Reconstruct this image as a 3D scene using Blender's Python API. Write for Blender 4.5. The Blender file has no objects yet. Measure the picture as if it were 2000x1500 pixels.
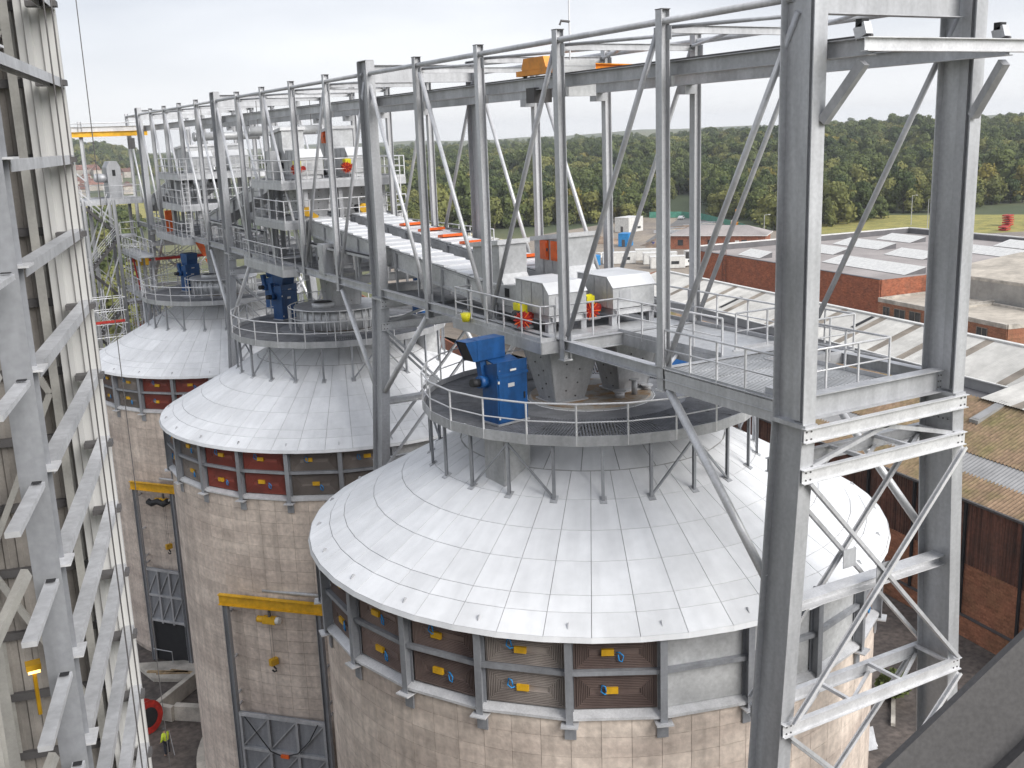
import bpy, math, random
from math import sin, cos, pi, radians as R
from mathutils import Vector as V, Matrix as M, noise
random.seed(7)
S = bpy.context.scene
COL = S.collection
# ---------------------------------------------------------------- camera
cam = bpy.data.cameras.new('camera'); camo = bpy.data.objects.new('camera', cam); COL.objects.link(camo)
cam.sensor_width = 36.0; cam.lens = 2067.15 / 2000 * 36
cam.clip_start = 0.1; cam.clip_end = 12000
CAMP = V((-19.587, -17.470, 35.63))
_y, _p, _r = 0.5027765, 0.2319244, -0.03678738
_f = V((sin(_y)*cos(_p), cos(_y)*cos(_p), -sin(_p))); _rt = V((cos(_y), -sin(_y), 0)); _u = _rt.cross(_f)
_r2 = cos(_r)*_rt + sin(_r)*_u; _u2 = -sin(_r)*_rt + cos(_r)*_u
m3 = M((_r2, _u2, -_f)).transposed()
camo.matrix_world = M.Translation(CAMP) @ m3.to_4x4()
S.camera = camo
# ---------------------------------------------------------------- sky and sun
SUN_EL, SUN_AZ = R(35), R(162)          # azimuth clockwise from +Y
w = bpy.data.worlds.new('World'); S.world = w; w.use_nodes = True
nt = w.node_tree; nt.nodes.clear(); N = nt.nodes.new; L = nt.links.new
out = N('ShaderNodeOutputWorld'); bg = N('ShaderNodeBackground'); L(bg.outputs[0], out.inputs[0])
sky = N('ShaderNodeTexSky'); sky.sky_type = 'NISHITA'; sky.sun_disc = False; sky.sun_elevation = SUN_EL; sky.sun_rotation = SUN_AZ
bgs = N('ShaderNodeVectorMath'); bgs.operation = 'SCALE'; bgs.inputs['Scale'].default_value = 0.07; L(sky.outputs[0], bgs.inputs[0])
tc = N('ShaderNodeTexCoord'); mp = N('ShaderNodeMapping'); mp.inputs['Scale'].default_value = (1.2, 1.2, 4.2); L(tc.outputs['Generated'], mp.inputs[0])
nz = N('ShaderNodeTexNoise'); nz.inputs['Scale'].default_value = 1.7; nz.inputs['Detail'].default_value = 6; nz.inputs['Roughness'].default_value = .5; L(mp.outputs[0], nz.inputs[0])
rp = N('ShaderNodeValToRGB'); L(nz.outputs['Fac'], rp.inputs[0])
rp.color_ramp.elements[0].position = .40; rp.color_ramp.elements[0].color = (.41, .44, .51, 1)
rp.color_ramp.elements[1].position = .60; rp.color_ramp.elements[1].color = (.67, .69, .735, 1)
sx = N('ShaderNodeSeparateXYZ'); L(tc.outputs['Generated'], sx.inputs[0])
hz = N('ShaderNodeMapRange'); hz.inputs[1].default_value = .0; hz.inputs[2].default_value = .16; hz.inputs[3].default_value = 1; hz.inputs[4].default_value = 0; L(sx.outputs[2], hz.inputs[0])
mh = N('ShaderNodeMix'); mh.data_type = 'RGBA'; L(hz.outputs[0], mh.inputs[0]); L(rp.outputs[0], mh.inputs[6]); mh.inputs[7].default_value = (.80, .805, .82, 1)
mx = N('ShaderNodeMix'); mx.data_type = 'RGBA'; mx.inputs[0].default_value = .9; L(bgs.outputs[0], mx.inputs[6]); L(mh.outputs[2], mx.inputs[7])
L(mx.outputs[2], bg.inputs[0]); bg.inputs[1].default_value = 1.0
sl = bpy.data.lights.new('sun', 'SUN'); sl.energy = 2.8; sl.angle = R(40); sl.color = (1, .975, .94)
so = bpy.data.objects.new('sun', sl); COL.objects.link(so)
so.rotation_euler = V((sin(SUN_AZ)*cos(SUN_EL), cos(SUN_AZ)*cos(SUN_EL), sin(SUN_EL))).to_track_quat('Z', 'Y').to_euler()
S.view_settings.view_transform = 'Standard'; S.view_settings.look = 'None'; S.view_settings.gamma = 1; S.view_settings.use_curve_mapping = False
S.view_settings.exposure = 0.56
S.render.engine = 'CYCLES'; S.cycles.max_bounces = 5; S.cycles.diffuse_bounces = 3; S.cycles.glossy_bounces = 3; S.cycles.transmission_bounces = 2
S.cycles.volume_bounces = 0; S.cycles.caustics_reflective = False; S.cycles.caustics_refractive = False
# ---------------------------------------------------------------- helpers
def mat(name, c, rough=.6, metal=0., var=.12, scale=1.5, detail=5, c2=None, lo=.35, hi=.7, stretch=None, fine=0., fscale=18, bump=0., bscale=20, rnd=0., spec=.5, streak=None, samt=.12, local=False):
    """procedural material: two noise layers in world space + a small per-object change"""
    m = bpy.data.materials.new(name); m.use_nodes = True; t = m.node_tree; n = t.nodes; l = t.links.new
    b = n['Principled BSDF']; b.inputs['Roughness'].default_value = rough; b.inputs['Metallic'].default_value = metal
    b.inputs['Specular IOR Level'].default_value = spec
    g = n.new('ShaderNodeNewGeometry'); vec = g.outputs['Position']
    if stretch:
        mp = n.new('ShaderNodeMapping'); mp.inputs['Scale'].default_value = stretch; l(vec, mp.inputs[0]); vec = mp.outputs[0]
    a = n.new('ShaderNodeTexNoise'); a.inputs['Scale'].default_value = scale; a.inputs['Detail'].default_value = detail; a.inputs['Roughness'].default_value = .6; l(vec, a.inputs[0])
    r = n.new('ShaderNodeValToRGB'); l(a.outputs['Fac'], r.inputs[0])
    d = c2 or tuple(x*(1-2*var) for x in c); e = c if c2 else tuple(min(1, x*(1+var)) for x in c)
    r.color_ramp.elements[0].position = lo; r.color_ramp.elements[0].color = (*d, 1); r.color_ramp.elements[1].position = hi; r.color_ramp.elements[1].color = (*e, 1)
    o = r.outputs[0]
    if fine:
        f = n.new('ShaderNodeTexNoise'); f.inputs['Scale'].default_value = fscale; f.inputs['Detail'].default_value = 3; l(g.outputs['Position'], f.inputs[0])
        q = n.new('ShaderNodeMapRange'); q.inputs[1].default_value = .3; q.inputs[2].default_value = .7; q.inputs[3].default_value = 1-fine; q.inputs[4].default_value = 1+fine; l(f.outputs['Fac'], q.inputs[0])
        k = n.new('ShaderNodeVectorMath'); k.operation = 'SCALE'; l(o, k.inputs[0]); l(q.outputs[0], k.inputs['Scale']); o = k.outputs[0]
    if streak:
        mp2 = n.new('ShaderNodeMapping'); mp2.inputs['Scale'].default_value = streak
        if local:
            tc_ = n.new('ShaderNodeTexCoord'); oi_ = n.new('ShaderNodeObjectInfo'); sc_ = n.new('ShaderNodeVectorMath'); sc_.operation = 'SCALE'; sc_.inputs[0].default_value = (37, 91, 53); l(oi_.outputs['Random'], sc_.inputs['Scale'])
            l(sc_.outputs[0], mp2.inputs['Location']); l(tc_.outputs['Object'], mp2.inputs[0])
        else: l(g.outputs['Position'], mp2.inputs[0])
        f = n.new('ShaderNodeTexNoise'); f.inputs['Scale'].default_value = 1; f.inputs['Detail'].default_value = 6; l(mp2.outputs[0], f.inputs[0])
        q = n.new('ShaderNodeMapRange'); q.inputs[1].default_value = .36; q.inputs[2].default_value = .60; q.inputs[3].default_value = 1-samt; q.inputs[4].default_value = 1.0+samt*.15; l(f.outputs['Fac'], q.inputs[0])
        k = n.new('ShaderNodeVectorMath'); k.operation = 'SCALE'; l(o, k.inputs[0]); l(q.outputs[0], k.inputs['Scale']); o = k.outputs[0]
    if rnd:
        i = n.new('ShaderNodeObjectInfo'); q = n.new('ShaderNodeMapRange'); q.inputs[3].default_value = 1-rnd; q.inputs[4].default_value = 1+rnd; l(i.outputs['Random'], q.inputs[0])
        k = n.new('ShaderNodeVectorMath'); k.operation = 'SCALE'; l(o, k.inputs[0]); l(q.outputs[0], k.inputs['Scale']); o = k.outputs[0]
    l(o, b.inputs['Base Color'])
    if bump:
        f = n.new('ShaderNodeTexNoise'); f.inputs['Scale'].default_value = bscale; f.inputs['Detail'].default_value = 4; l(g.outputs['Position'], f.inputs[0])
        bp = n.new('ShaderNodeBump'); bp.inputs['Strength'].default_value = bump; bp.inputs['Distance'].default_value = .05; l(f.outputs['Fac'], bp.inputs['Height']); l(bp.outputs[0], b.inputs['Normal'])
    return m
galv = mat('galvanised_steel', (.56, .565, .58), .5, .35, .10, .9, stretch=(1, 1, .35), fine=.07, fscale=11, rnd=.12, streak=(5, 5, .5), samt=.10)
galv2 = mat('dull_galvanised', (.50, .505, .52), .5, .35, .11, .8, stretch=(1.2, 1.2, .3), fine=.08, fscale=10, rnd=.10, streak=(4, 4, .4), samt=.12)
frames = mat('weathered_frame_steel', (.35, .36, .385), .5, .3, .11, .8, stretch=(1.2, 1.2, .3), fine=.08, fscale=10, rnd=.08, streak=(4, 4, .4), samt=.12)
bright = mat('bright_galvanised', (.70, .70, .71), .42, .3, .08, 2, fine=.08, rnd=.06)
plate = mat('galvanised_plate', (.58, .585, .59), .5, .3, .11, .9, fine=.10, fscale=8, rnd=.06)
alu = mat('aluminium_roof', (.80, .805, .815), .5, .08, .06, .45, detail=8, fine=.03, fscale=3, rnd=.04, streak=(.3, 2.6, .3), samt=.06, local=True)
under = mat('roof_underlay', (.42, .415, .405), .8)
grate = mat('deck_grating', (.20, .205, .22), .6, .3, .15, 2, fine=.1)
deckpl = mat('deck_plate', (.27, .275, .29), .6, .3, .15, 1.2, fine=.1)
conc = mat('slip_formed_concrete', (.70, .60, .515), .9, 0, c2=(.48, .395, .34), scale=.42, detail=8, lo=.30, hi=.64, stretch=(.5, .5, 2.6), streak=(2.2, 2.2, .13), samt=.18, fine=.14, fscale=5, rnd=.09, bump=.25, bscale=14)
concb = mat('concrete_joint', (.45, .38, .325), .95, 0, .2, 1.5)
lconc = mat('pale_concrete', (.52, .48, .42), .9, 0, .2, .8, fine=.1, bump=.2)
ventb = mat('brown_vent_sheet', (.27, .20, .175), .36, .1, .3, .5, c2=(.14, .10, .09), rnd=.3)
ventg = mat('grey_brown_vent_sheet', (.36, .315, .285), .36, .1, .3, .6, c2=(.20, .17, .155), rnd=.2)
ventr = mat('red_vent_sheet', (.33, .075, .055), .36, .1, .3, .7, c2=(.19, .055, .045), rnd=.2)
yellow = mat('yellow_paint', (.70, .39, .015), .45, 0, .12, 3)
yelsign = mat('bright_yellow_plastic', (.86, .78, .02), .45, 0, .06, 3)
orange = mat('orange_paint', (.82, .30, .01), .45, 0, .12, 3)
hatch = mat('orange_red_plastic', (.90, .15, .02), .4, 0, .1, 3)
blue = mat('blue_paint', (.012, .085, .26), .42, 0, .10, 1.6, fine=.10, fscale=7, rnd=.08, streak=(4, 4, .6), samt=.18)
blue2 = mat('light_blue_paint', (.02, .26, .62), .5, 0, .1, 2)
navy = mat('navy_paint', (.03, .035, .16), .35, 0, .1, 2)
red = mat('red_paint', (.50, .03, .02), .5, 0, .2, 3)
black = mat('black_rubber', (.015, .015, .017), .6, 0, .1, 3)
dark = mat('dark_opening', (.02, .02, .022), .8, 0, .1, 3)
dsteel = mat('dark_steel', (.10, .095, .095), .65, .15, .06, 4, detail=8, fine=.14, fscale=90)
white = mat('white_paint', (.72, .71, .68), .55, 0, .08, 1.5)
cream = mat('cream_coated_steel', (.36, .35, .325), .6, 0, .12, 1.0, fine=.06)
cladw = mat('white_cladding', (.54, .535, .52), .5, 0, .06, .8, stretch=(1, 1, .3))
cladd = mat('shade_darkened_cladding', (.29, .265, .24), .7, 0, .2, .7, fine=.06)  # dark tone carries the shade inside the open building
wood = mat('timber', (.42, .30, .17), .8, 0, .25, 3, stretch=(1, 1, 1), fine=.15)
rusty = mat('rust_stained_plate', (.46, .43, .39), .7, .1, c2=(.38, .23, .11), scale=1.2, lo=.42, hi=.60, fine=.1)
brick = mat('red_brick', (.36, .13, .07), .9, 0, c2=(.22, .095, .06), scale=.9, lo=.3, hi=.65, fine=.28, fscale=3.2)
brickd = mat('sooty_brick', (.27, .13, .085), .95, 0, c2=(.14, .085, .055), scale=.5, lo=.3, hi=.62, fine=.35, fscale=6, bump=.4, bscale=8)
rust = mat('rusty_corrugated', (.22, .095, .065), .85, 0, c2=(.12, .065, .048), scale=.6, fine=.2, fscale=4, rnd=.25, streak=(7, 7, .12), samt=.55)  # vertical streaks: dirt in the valleys plus painted contrast for weak rib shading
moss = mat('mossy_sheet', (.27, .185, .12), .95, 0, c2=(.18, .155, .07), scale=.35, detail=10, lo=.34, hi=.56, fine=.25, fscale=3, rnd=.12)
gskyl = mat('grey_rooflight_sheet', (.36, .355, .35), .6, 0, .1, .6, rnd=.06)
wroof = mat('white_roof_sheet', (.56, .545, .51), .7, 0, .12, .3, fine=.07, fscale=2, rnd=.07)
croof = mat('cream_roof_sheet', (.60, .53, .36), .7, 0, .14, .2, rnd=.05)
broof = mat('weathered_brown_sheet', (.27, .235, .195), .85, 0, .2, .5)
felt = mat('grey_felt', (.36, .325, .31), .95, 0, .12, .12, fine=.06, fscale=1.5)
feltd = mat('dark_lead', (.14, .135, .14), .8, 0, .1, .5)
buff = mat('buff_roof', (.52, .465, .39), .9, 0, .14, .25, fine=.06, fscale=1)
render = mat('grey_render', (.40, .385, .355), .9, 0, .12, .3, fine=.06, fscale=2)
soil = mat('damp_soil', (.14, .115, .10), .95, 0, c2=(.07, .06, .055), scale=.25, lo=.35, hi=.65, fine=.35, fscale=2.5, bump=.5, bscale=3)
yardm = mat('trodden_yard', (.33, .275, .215), .95, 0, c2=(.22, .19, .165), scale=.06, lo=.36, hi=.64, fine=.2, fscale=.8)
asph = mat('asphalt', (.17, .165, .16), .95, 0, .12, .3)
grassm = mat('rough_grass', (.36, .31, .085), .95, 0, c2=(.19, .19, .05), scale=.22, lo=.36, hi=.62, fine=.22, fscale=1.2)
fieldm = mat('far_fields', (.15, .15, .07), .95, 0, c2=(.06, .08, .035), scale=.004, lo=.42, hi=.56)
hivis = mat('hi_vis_yellow', (.62, .75, .05), .7, 0, .1, 6)
glow = bpy.data.materials.new('lit_lamp'); glow.use_nodes = True
glow.node_tree.nodes['Principled BSDF'].inputs['Emission Color'].default_value = (1, .62, .12, 1); glow.node_tree.nodes['Principled BSDF'].inputs['Emission Strength'].default_value = 2.5
glass = mat('window_glass', (.05, .055, .06), .15, 0, .3, .8)

def brickmat(name, axis, c1, c2, mortar, base):
    m = mat(name, *base[0], **base[1]); t = m.node_tree; n = t.nodes; l = t.links.new; b = n['Principled BSDF']; src = b.inputs['Base Color'].links[0].from_socket
    g = n.new('ShaderNodeNewGeometry'); d = n.new('ShaderNodeVectorMath'); d.operation = 'DOT_PRODUCT'; d.inputs[1].default_value = axis; l(g.outputs['Position'], d.inputs[0])
    s = n.new('ShaderNodeSeparateXYZ'); l(g.outputs['Position'], s.inputs[0]); c = n.new('ShaderNodeCombineXYZ'); l(d.outputs['Value'], c.inputs[0]); l(s.outputs[2], c.inputs[1])
    k = n.new('ShaderNodeTexBrick'); k.inputs['Scale'].default_value = 1; k.inputs['Brick Width'].default_value = .5; k.inputs['Row Height'].default_value = .17; k.inputs['Mortar Size'].default_value = .016
    k.inputs['Color1'].default_value = (*c1, 1); k.inputs['Color2'].default_value = (*c2, 1); k.inputs['Mortar'].default_value = (*mortar, 1); l(c.outputs[0], k.inputs[0])
    x = n.new('ShaderNodeMix'); x.data_type = 'RGBA'; x.blend_type = 'MULTIPLY'; x.inputs[0].default_value = 1; l(src, x.inputs[6]); l(k.outputs[0], x.inputs[7]); l(x.outputs[2], b.inputs['Base Color']); return m

class MB:
    def __init__(s): s.v = []; s.f = []
    def add(s, vs, fs):
        b = len(s.v); s.v += [V(x) for x in vs]; s.f += [tuple(b+i for i in f) for f in fs]; return s
    def frame(s, c, X, Y, Z):       # box by centre and three half vectors
        c, X, Y, Z = V(c), V(X), V(Y), V(Z)
        p = [c+a*X+b*Y+d*Z for d in (-1, 1) for b in (-1, 1) for a in (-1, 1)]
        return s.add(p, [(0, 2, 3, 1), (4, 5, 7, 6), (0, 1, 5, 4), (2, 6, 7, 3), (0, 4, 6, 2), (1, 3, 7, 5)])
    def box(s, c, d, rz=0):
        a, b = cos(rz), sin(rz)
        return s.frame(c, V((a, b, 0))*d[0]/2, V((-b, a, 0))*d[1]/2, V((0, 0, d[2]/2)))
    def span(s, lo, hi): return s.box([(a+b)/2 for a, b in zip(lo, hi)], [abs(b-a) for a, b in zip(lo, hi)])
    def bar(s, p, q, wd, h, up=(0, 0, 1)):
        p, q = V(p), V(q); d = (q-p); n = d.normalized(); u = V(up); u = (u-u.dot(n)*n)
        if u.length < 1e-4: u = V((1, 0, 0))
        u.normalize(); return s.frame((p+q)/2, d/2, n.cross(u)*wd/2, u*h/2)
    def extr(s, p, q, prof, up=(0, 0, 1)):
        p, q = V(p), V(q); n = (q-p).normalized(); u = V(up); u = u-u.dot(n)*n
        if u.length < 1e-4: u = V((0, 1, 0))-n.y*n
        u.normalize(); a = n.cross(u); k = len(prof)
        vs = [e+a*x+u*y for e in (p, q) for x, y in prof]
        return s.add(vs, [(i, (i+1) % k, k+(i+1) % k, k+i) for i in range(k)]+[tuple(range(k-1, -1, -1)), tuple(range(k, 2*k))])
    def ibeam(s, p, q, h, b, tf=.02, tw=.015, up=(0, 0, 1)):
        y, x, t, g = h/2, b/2, tf, tw/2
        return s.extr(p, q, [(-x, -y), (x, -y), (x, -y+t), (g, -y+t), (g, y-t), (x, y-t), (x, y), (-x, y), (-x, y-t), (-g, y-t), (-g, -y+t), (-x, -y+t)], up)
    def chan(s, p, q, h, b, t=.012, up=(0, 0, 1), flip=1):
        y = h/2; P = [(0, -y), (b, -y), (b, -y+t), (t, -y+t), (t, y-t), (b, y-t), (b, y), (0, y)]
        if flip < 0: P = [(-x, y) for x, y in P][::-1]
        return s.extr(p, q, P, up)
    def tube(s, p, q, r, n=8):
        return s.extr(p, q, [(r*cos(2*pi*i/n), r*sin(2*pi*i/n)) for i in range(n)])
    def cyl(s, c, r, h, n=16, r2=None, ax=(0, 0, 1)):
        c = V(c); A = V(ax).normalized(); u = A.orthogonal().normalized(); b = A.cross(u); r2 = r if r2 is None else r2
        vs = [c+A*z+(u*cos(2*pi*i/n)+b*sin(2*pi*i/n))*q for z, q in ((0, r), (h, r2)) for i in range(n)]
        return s.add(vs, [(i, (i+1) % n, n+(i+1) % n, n+i) for i in range(n)]+[tuple(range(n-1, -1, -1)), tuple(range(n, 2*n))])
    def path(s, pts, r, n=6):
        pts = [V(p) for p in pts]; b = len(s.v); k = len(pts); ref = V((0.31, .17, .93))
        for i, p in enumerate(pts):
            d = (pts[min(i+1, k-1)]-pts[max(i-1, 0)]).normalized(); u = ref-ref.dot(d)*d; u.normalize(); a = d.cross(u)
            s.v += [p+(u*cos(2*pi*j/n)+a*sin(2*pi*j/n))*r for j in range(n)]
        for i in range(k-1):
            for j in range(n): s.f.append((b+i*n+j, b+i*n+(j+1) % n, b+(i+1)*n+(j+1) % n, b+(i+1)*n+j))
        s.f += [tuple(b+j for j in range(n-1, -1, -1)), tuple(b+(k-1)*n+j for j in range(n))]
        return s
    def prism(s, poly, z0, z1):
        k = len(poly); return s.add([(x, y, z) for z in (z0, z1) for x, y in poly], [(i, (i+1) % k, k+(i+1) % k, k+i) for i in range(k)]+[tuple(range(k-1, -1, -1)), tuple(range(k, 2*k))])
    def mesh(s, name, m, smooth=False, off=None):
        d = bpy.data.meshes.new(name); o = off or V((0, 0, 0))
        d.from_pydata([tuple(p-o) for p in s.v], [], s.f); d.materials.append(m)
        if smooth: d.polygons.foreach_set('use_smooth', [len(f) == 4 for f in s.f])
        d.update(); return d
def org(o):
    p = V((0, 0, 0))
    while o is not None: p += o.location; o = o.parent
    return p
def put(mb, name, m, parent=None, smooth=False, label=None):
    """link a builder (world coordinates) as one object, as a part of parent"""
    o = bpy.data.objects.new(name, mb.mesh(name, m, smooth, org(parent))); COL.objects.link(o); o.parent = parent
    if label: o['label'] = label
    return o
def inst(me, name, parent, loc=(0, 0, 0), rz=0, label=None):
    o = bpy.data.objects.new(name, me); COL.objects.link(o); o.parent = parent; o.location = loc; o.rotation_euler = (0, 0, rz)
    if label: o['label'] = label
    return o
def tag(o, label, cat, group=None):
    o['label'] = label; o['category'] = cat
    if 'kind' not in o: o['kind'] = 'thing'
    if group: o['group'] = group
    return o
def thing(name, label, cat, loc, group=None):
    o = bpy.data.objects.new(name, None); o.empty_display_size = .3; COL.objects.link(o); o.location = loc; return tag(o, label, cat, group)
def kind(o, k): o['kind'] = k; return o
def copytree(o, parent=None):
    c = o.copy(); COL.objects.link(c); c.parent = parent
    for k in [x for x in KIDS.get(o.name, [])]: copytree(k, c)
    return c
KIDS = {}
def index_kids():
    KIDS.clear()
    for o in COL.objects:
        if o.parent: KIDS.setdefault(o.parent.name, []).append(o)
def railing(par, pts, h=1.1, step=1.3, closed=False, toe=.12, m=None):
    """hand rail, knee rail, toe board and single posts along a line of deck points"""
    m = m or bright; P = [V(p) for p in pts]; Q = P+[P[0]] if closed else P; U = V((0, 0, 1))
    put(MB().path([p+U*h for p in Q], .03), 'hand_rail', m, par, True); put(MB().path([p+U*h*.52 for p in Q], .022), 'knee_rail', m, par, True)
    o0 = org(par)
    for a, b in zip(Q, Q[1:]):
        n = max(1, round((b-a).length/step))
        for i in range(n+(0 if closed or b is not Q[-1] else 1)):
            c = a+(b-a)*i/n; inst(post_mesh(h, m), 'rail_post', par, c-o0)
        if toe: put(MB().bar(a+U*toe/2, b+U*toe/2, .012, toe), 'toe_board', galv, par)
_pm = {}
def post_mesh(h, m):
    k = (round(h, 3), m.name)
    if k not in _pm: _pm[k] = MB().bar((0, 0, -.12), (0, 0, h), .045, .045, (1, 0, 0)).mesh('rail_post', m)
    return _pm[k]
ZT, ZB, HX = 38.4, 29.2, 2.54
UP = V((0, 0, 1))
# ---------------------------------------------------------------- support towers
def tower(Y, label):
    t = thing('support_tower', label, 'steel tower', (0, Y, 0), 'portal towers carrying the gantry')
    lx = lambda z: 2.52+.0612*(28.9-z)
    for s in (-1, 1):
        put(MB().ibeam((s*2.52, Y+.1, 28.95), (s*2.52, Y+.1, 38.75), 1.0, .38, .03, .02, (0, 1, 0)), 'column', galv2, t)
        put(MB().span((s*2.52-.10, Y-.20, 29.0), (s*2.52-.015, Y+.05, 38.4)), 'web_channel', galv2, t)
        put(MB().span((s*2.52-.16, Y-.41, 38.75), (s*2.52+.16, Y+.61, 38.78)), 'cap_plate', galv, t)
        put(MB().ibeam((s*lx(0), Y+.1, 0), (s*lx(28.85), Y+.1, 28.85), 1.02, .40, .03, .02, (0, 1, 0)), 'leg', galv2, t)
        put(MB().span((s*2.52-.19, Y-.47, 28.85), (s*2.52+.19, Y+.67, 28.95)), 'splice_plate', galv, t)
        put(MB().span((s*lx(0)-.5, Y-.7, 0), (s*lx(0)+.5, Y+.9, .25)), 'base_block', lconc, t)
        for dy, q in ((-5, -.2), (5, .4)):      # knee braces to the bottom chord
            if (Y == 0 and dy < 0): continue
            put(MB().tube((s*HX, Y+dy*.95, 28.75), (s*(lx(24.9)+.02), Y+q+.12*(1 if dy > 0 else -1)*2, 24.9), .115, 10), 'knee_brace', bright, t, True)
    put(MB().ibeam((-2.36, Y+.1, 38.25), (2.36, Y+.1, 38.25), .72, .3, .025, .015), 'top_girder', galv, t)
    put(MB().ibeam((-2.36, Y+.1, 29.2), (2.36, Y+.1, 29.2), .58, .34, .025, .015), 'deck_girder', galv, t)
    put(MB().ibeam((-2.75, Y-.47, 28.72), (2.75, Y-.47, 28.72), .34, .16, .02, .014), 'face_beam', bright, t)
    for z, kk in ((27.75, 0), (21.4, 1), (15, 2), (8.6, 3)):
        x = lx(z)
        for yy in (-.47, .67):
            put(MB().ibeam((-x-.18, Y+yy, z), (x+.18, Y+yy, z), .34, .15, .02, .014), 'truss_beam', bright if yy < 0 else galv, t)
        k = 4
        for i in range(k):      # lacing between the two beams, flat
            a = -x+.25+(2*x-.5)*i/(k-1)
            put(MB().bar((a, Y-.42, z+.13), (a, Y+.62, z+.13), .09, .09), 'lacing_strut', bright, t)
            if i < k-1:
                b = -x+.25+(2*x-.5)*(i+1)/(k-1)
                put(MB().bar((a, Y-.4, z-.1), (b, Y+.6, z-.1), .08, .06), 'lacing_bar', bright, t)
    put(MB().ibeam((-lx(24.3), Y+.1, 24.3), (lx(24.3), Y+.1, 24.3), .26, .42, .02, .02), 'tie_beam', bright, t)
    put(MB().bar((-2.45, Y-.36, 27.9), (.2, Y-.36, 28.55), .1, .1), 'wind_brace', galv, t)
    put(MB().bar((2.45, Y-.36, 27.9), (-.2, Y-.36, 28.55), .1, .1), 'wind_brace', galv, t)
    for z1, z0 in ((27.55, 21.6), (21.2, 15.2), (14.8, 8.8), (8.4, 1.0)):
        for yy in (-.52, .72):
            a, b = lx(z1), lx(z0); o = .07 if yy < 0 else -.07
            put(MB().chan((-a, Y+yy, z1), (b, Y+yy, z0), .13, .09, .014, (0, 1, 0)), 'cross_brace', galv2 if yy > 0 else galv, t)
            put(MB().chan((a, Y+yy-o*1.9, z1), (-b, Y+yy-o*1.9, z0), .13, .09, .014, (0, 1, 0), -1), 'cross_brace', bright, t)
            f = a/(a+b); zc = z1+(z0-z1)*f
            put(MB().span((-.22, Y+yy-.15 if yy > 0 else Y+yy+.01, zc-.25), (.22, Y+yy-.13 if yy > 0 else Y+yy+.03, zc+.25)), 'gusset_plate', galv, t)
    bl = MB()
    for z in (28.72, 27.75, 21.4, 15):
        x = lx(z) if z < 28.7 else 2.6
        for s in (-1, 1):
            for dx in (-.07, .07):
                for dz in (-.09, .09): bl.cyl((s*x+dx, Y-.478, z+dz), .022, .02, 6, ax=(0, -1, 0))
    for s in (-1, 1):
        for z in (29.05, 29.2, 29.35): bl.cyl((s*2.3, Y-.02, z), .02, .02, 6, ax=(0, -1, 0)); bl.cyl((s*2.22, Y-.02, z), .02, .02, 6, ax=(0, -1, 0))
        for k in range(5): bl.cyl((s*2.52-.012, Y-.15+.14*k, 28.5), .022, .02, 6, ax=(-1, 0, 0)); bl.cyl((s*2.52-.012, Y-.15+.14*k, 28.2), .022, .02, 6, ax=(-1, 0, 0))
    kind(put(bl, 'bolt_heads', dsteel, t), 'stuff')
    return t
tower(0, 'nearest galvanised portal tower with two wide columns on splayed laced legs')
tower(25, 'second galvanised portal tower, standing between the nearest and the middle silo')
tower(50, 'third galvanised portal tower, standing between the middle and the farthest silo')
tower(75, 'farthest galvanised portal tower, beyond the last silo by the stair tower')
# ---------------------------------------------------------------- gantry spans
def gspan(Y0, label, braces, ks=(1, 2, 3, 4)):
    t = thing('gantry_span', label, 'steel gantry', (0, Y0+12.5, ZB), 'lattice gantry spans over the silos')
    y = lambda k: Y0+5*k
    for s in (-1, 1):
        for k in ks:
            put(MB().ibeam((s*HX, y(k), ZB-.45), (s*HX, y(k), ZT+.12), .26, .26, .018, .012, (1, 0, 0)), 'post', galv, t)
            put(MB().span((s*HX-.16, y(k)-.17, ZB-.49), (s*HX+.16, y(k)+.17, ZB-.45)), 'end_plate', bright, t)
            for zz in (ZT-.62, ZB+.16): put(MB().span((s*HX-.008, y(k)-.36, zz), (s*HX+.008, y(k)-.13, zz+.34)), 'gusset_plate', galv2, t); put(MB().span((s*HX-.008, y(k)+.13, zz), (s*HX+.008, y(k)+.36, zz+.34)), 'gusset_plate', galv2, t)
            put(MB().span((s*HX-.14, y(k)-.14, ZT+.12), (s*HX+.14, y(k)+.14, ZT+.14)), 'post_cap', dsteel, t)
        put(MB().tube((s*HX, Y0+.4, ZT-.16), (s*HX, Y0+24.6, ZT-.16), .085, 10), 'top_chord', galv, t, True)
        put(MB().ibeam((s*HX, Y0+.62, ZB), (s*HX, Y0+24.6, ZB), .32, .26, .018, .012), 'bottom_chord', galv, t)
        for a, b in braces:         # a: top index, b: bottom index
            d = 1 if b > a else -1
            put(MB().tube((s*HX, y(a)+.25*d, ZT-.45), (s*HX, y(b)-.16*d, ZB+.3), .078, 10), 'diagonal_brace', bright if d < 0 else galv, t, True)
    for k in ks:
        put(MB().ibeam((-HX+.12, y(k), ZT-.34), (HX-.12, y(k), ZT-.34), .2, .12, .012, .01), 'roof_beam', galv, t)
        put(MB().ibeam((-HX+.12, y(k), ZB-.06), (HX-.12, y(k), ZB-.06), .4, .2, .016, .012), 'floor_beam', galv2, t)
        for s in (-1, 1):
            put(MB().tube((s*(HX-.1), y(k)+.1, ZT-.3), (0, y(k)-4.9 if k > 1 else Y0+.5, ZT-.3), .05, 8), 'plan_brace', galv, t, True)
            put(MB().span((s*2.15-.18, y(k)-.2, 36.65), (s*2.42, y(k)+.2, 36.92)), 'rail_bracket', galv2, t)
    for k in range(5):
        put(MB().tube((-HX+.15, y(k)+.4, ZB-.18), (HX-.15, y(k)+4.7, ZB-.18), .05, 8), 'floor_brace', bright, t, True)
    return t
gspan(0, 'nearest lattice span of the gantry, over the closest silo', ((0, 1), (1, 2), (2, 3), (4, 3), (5, 4)))
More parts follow.
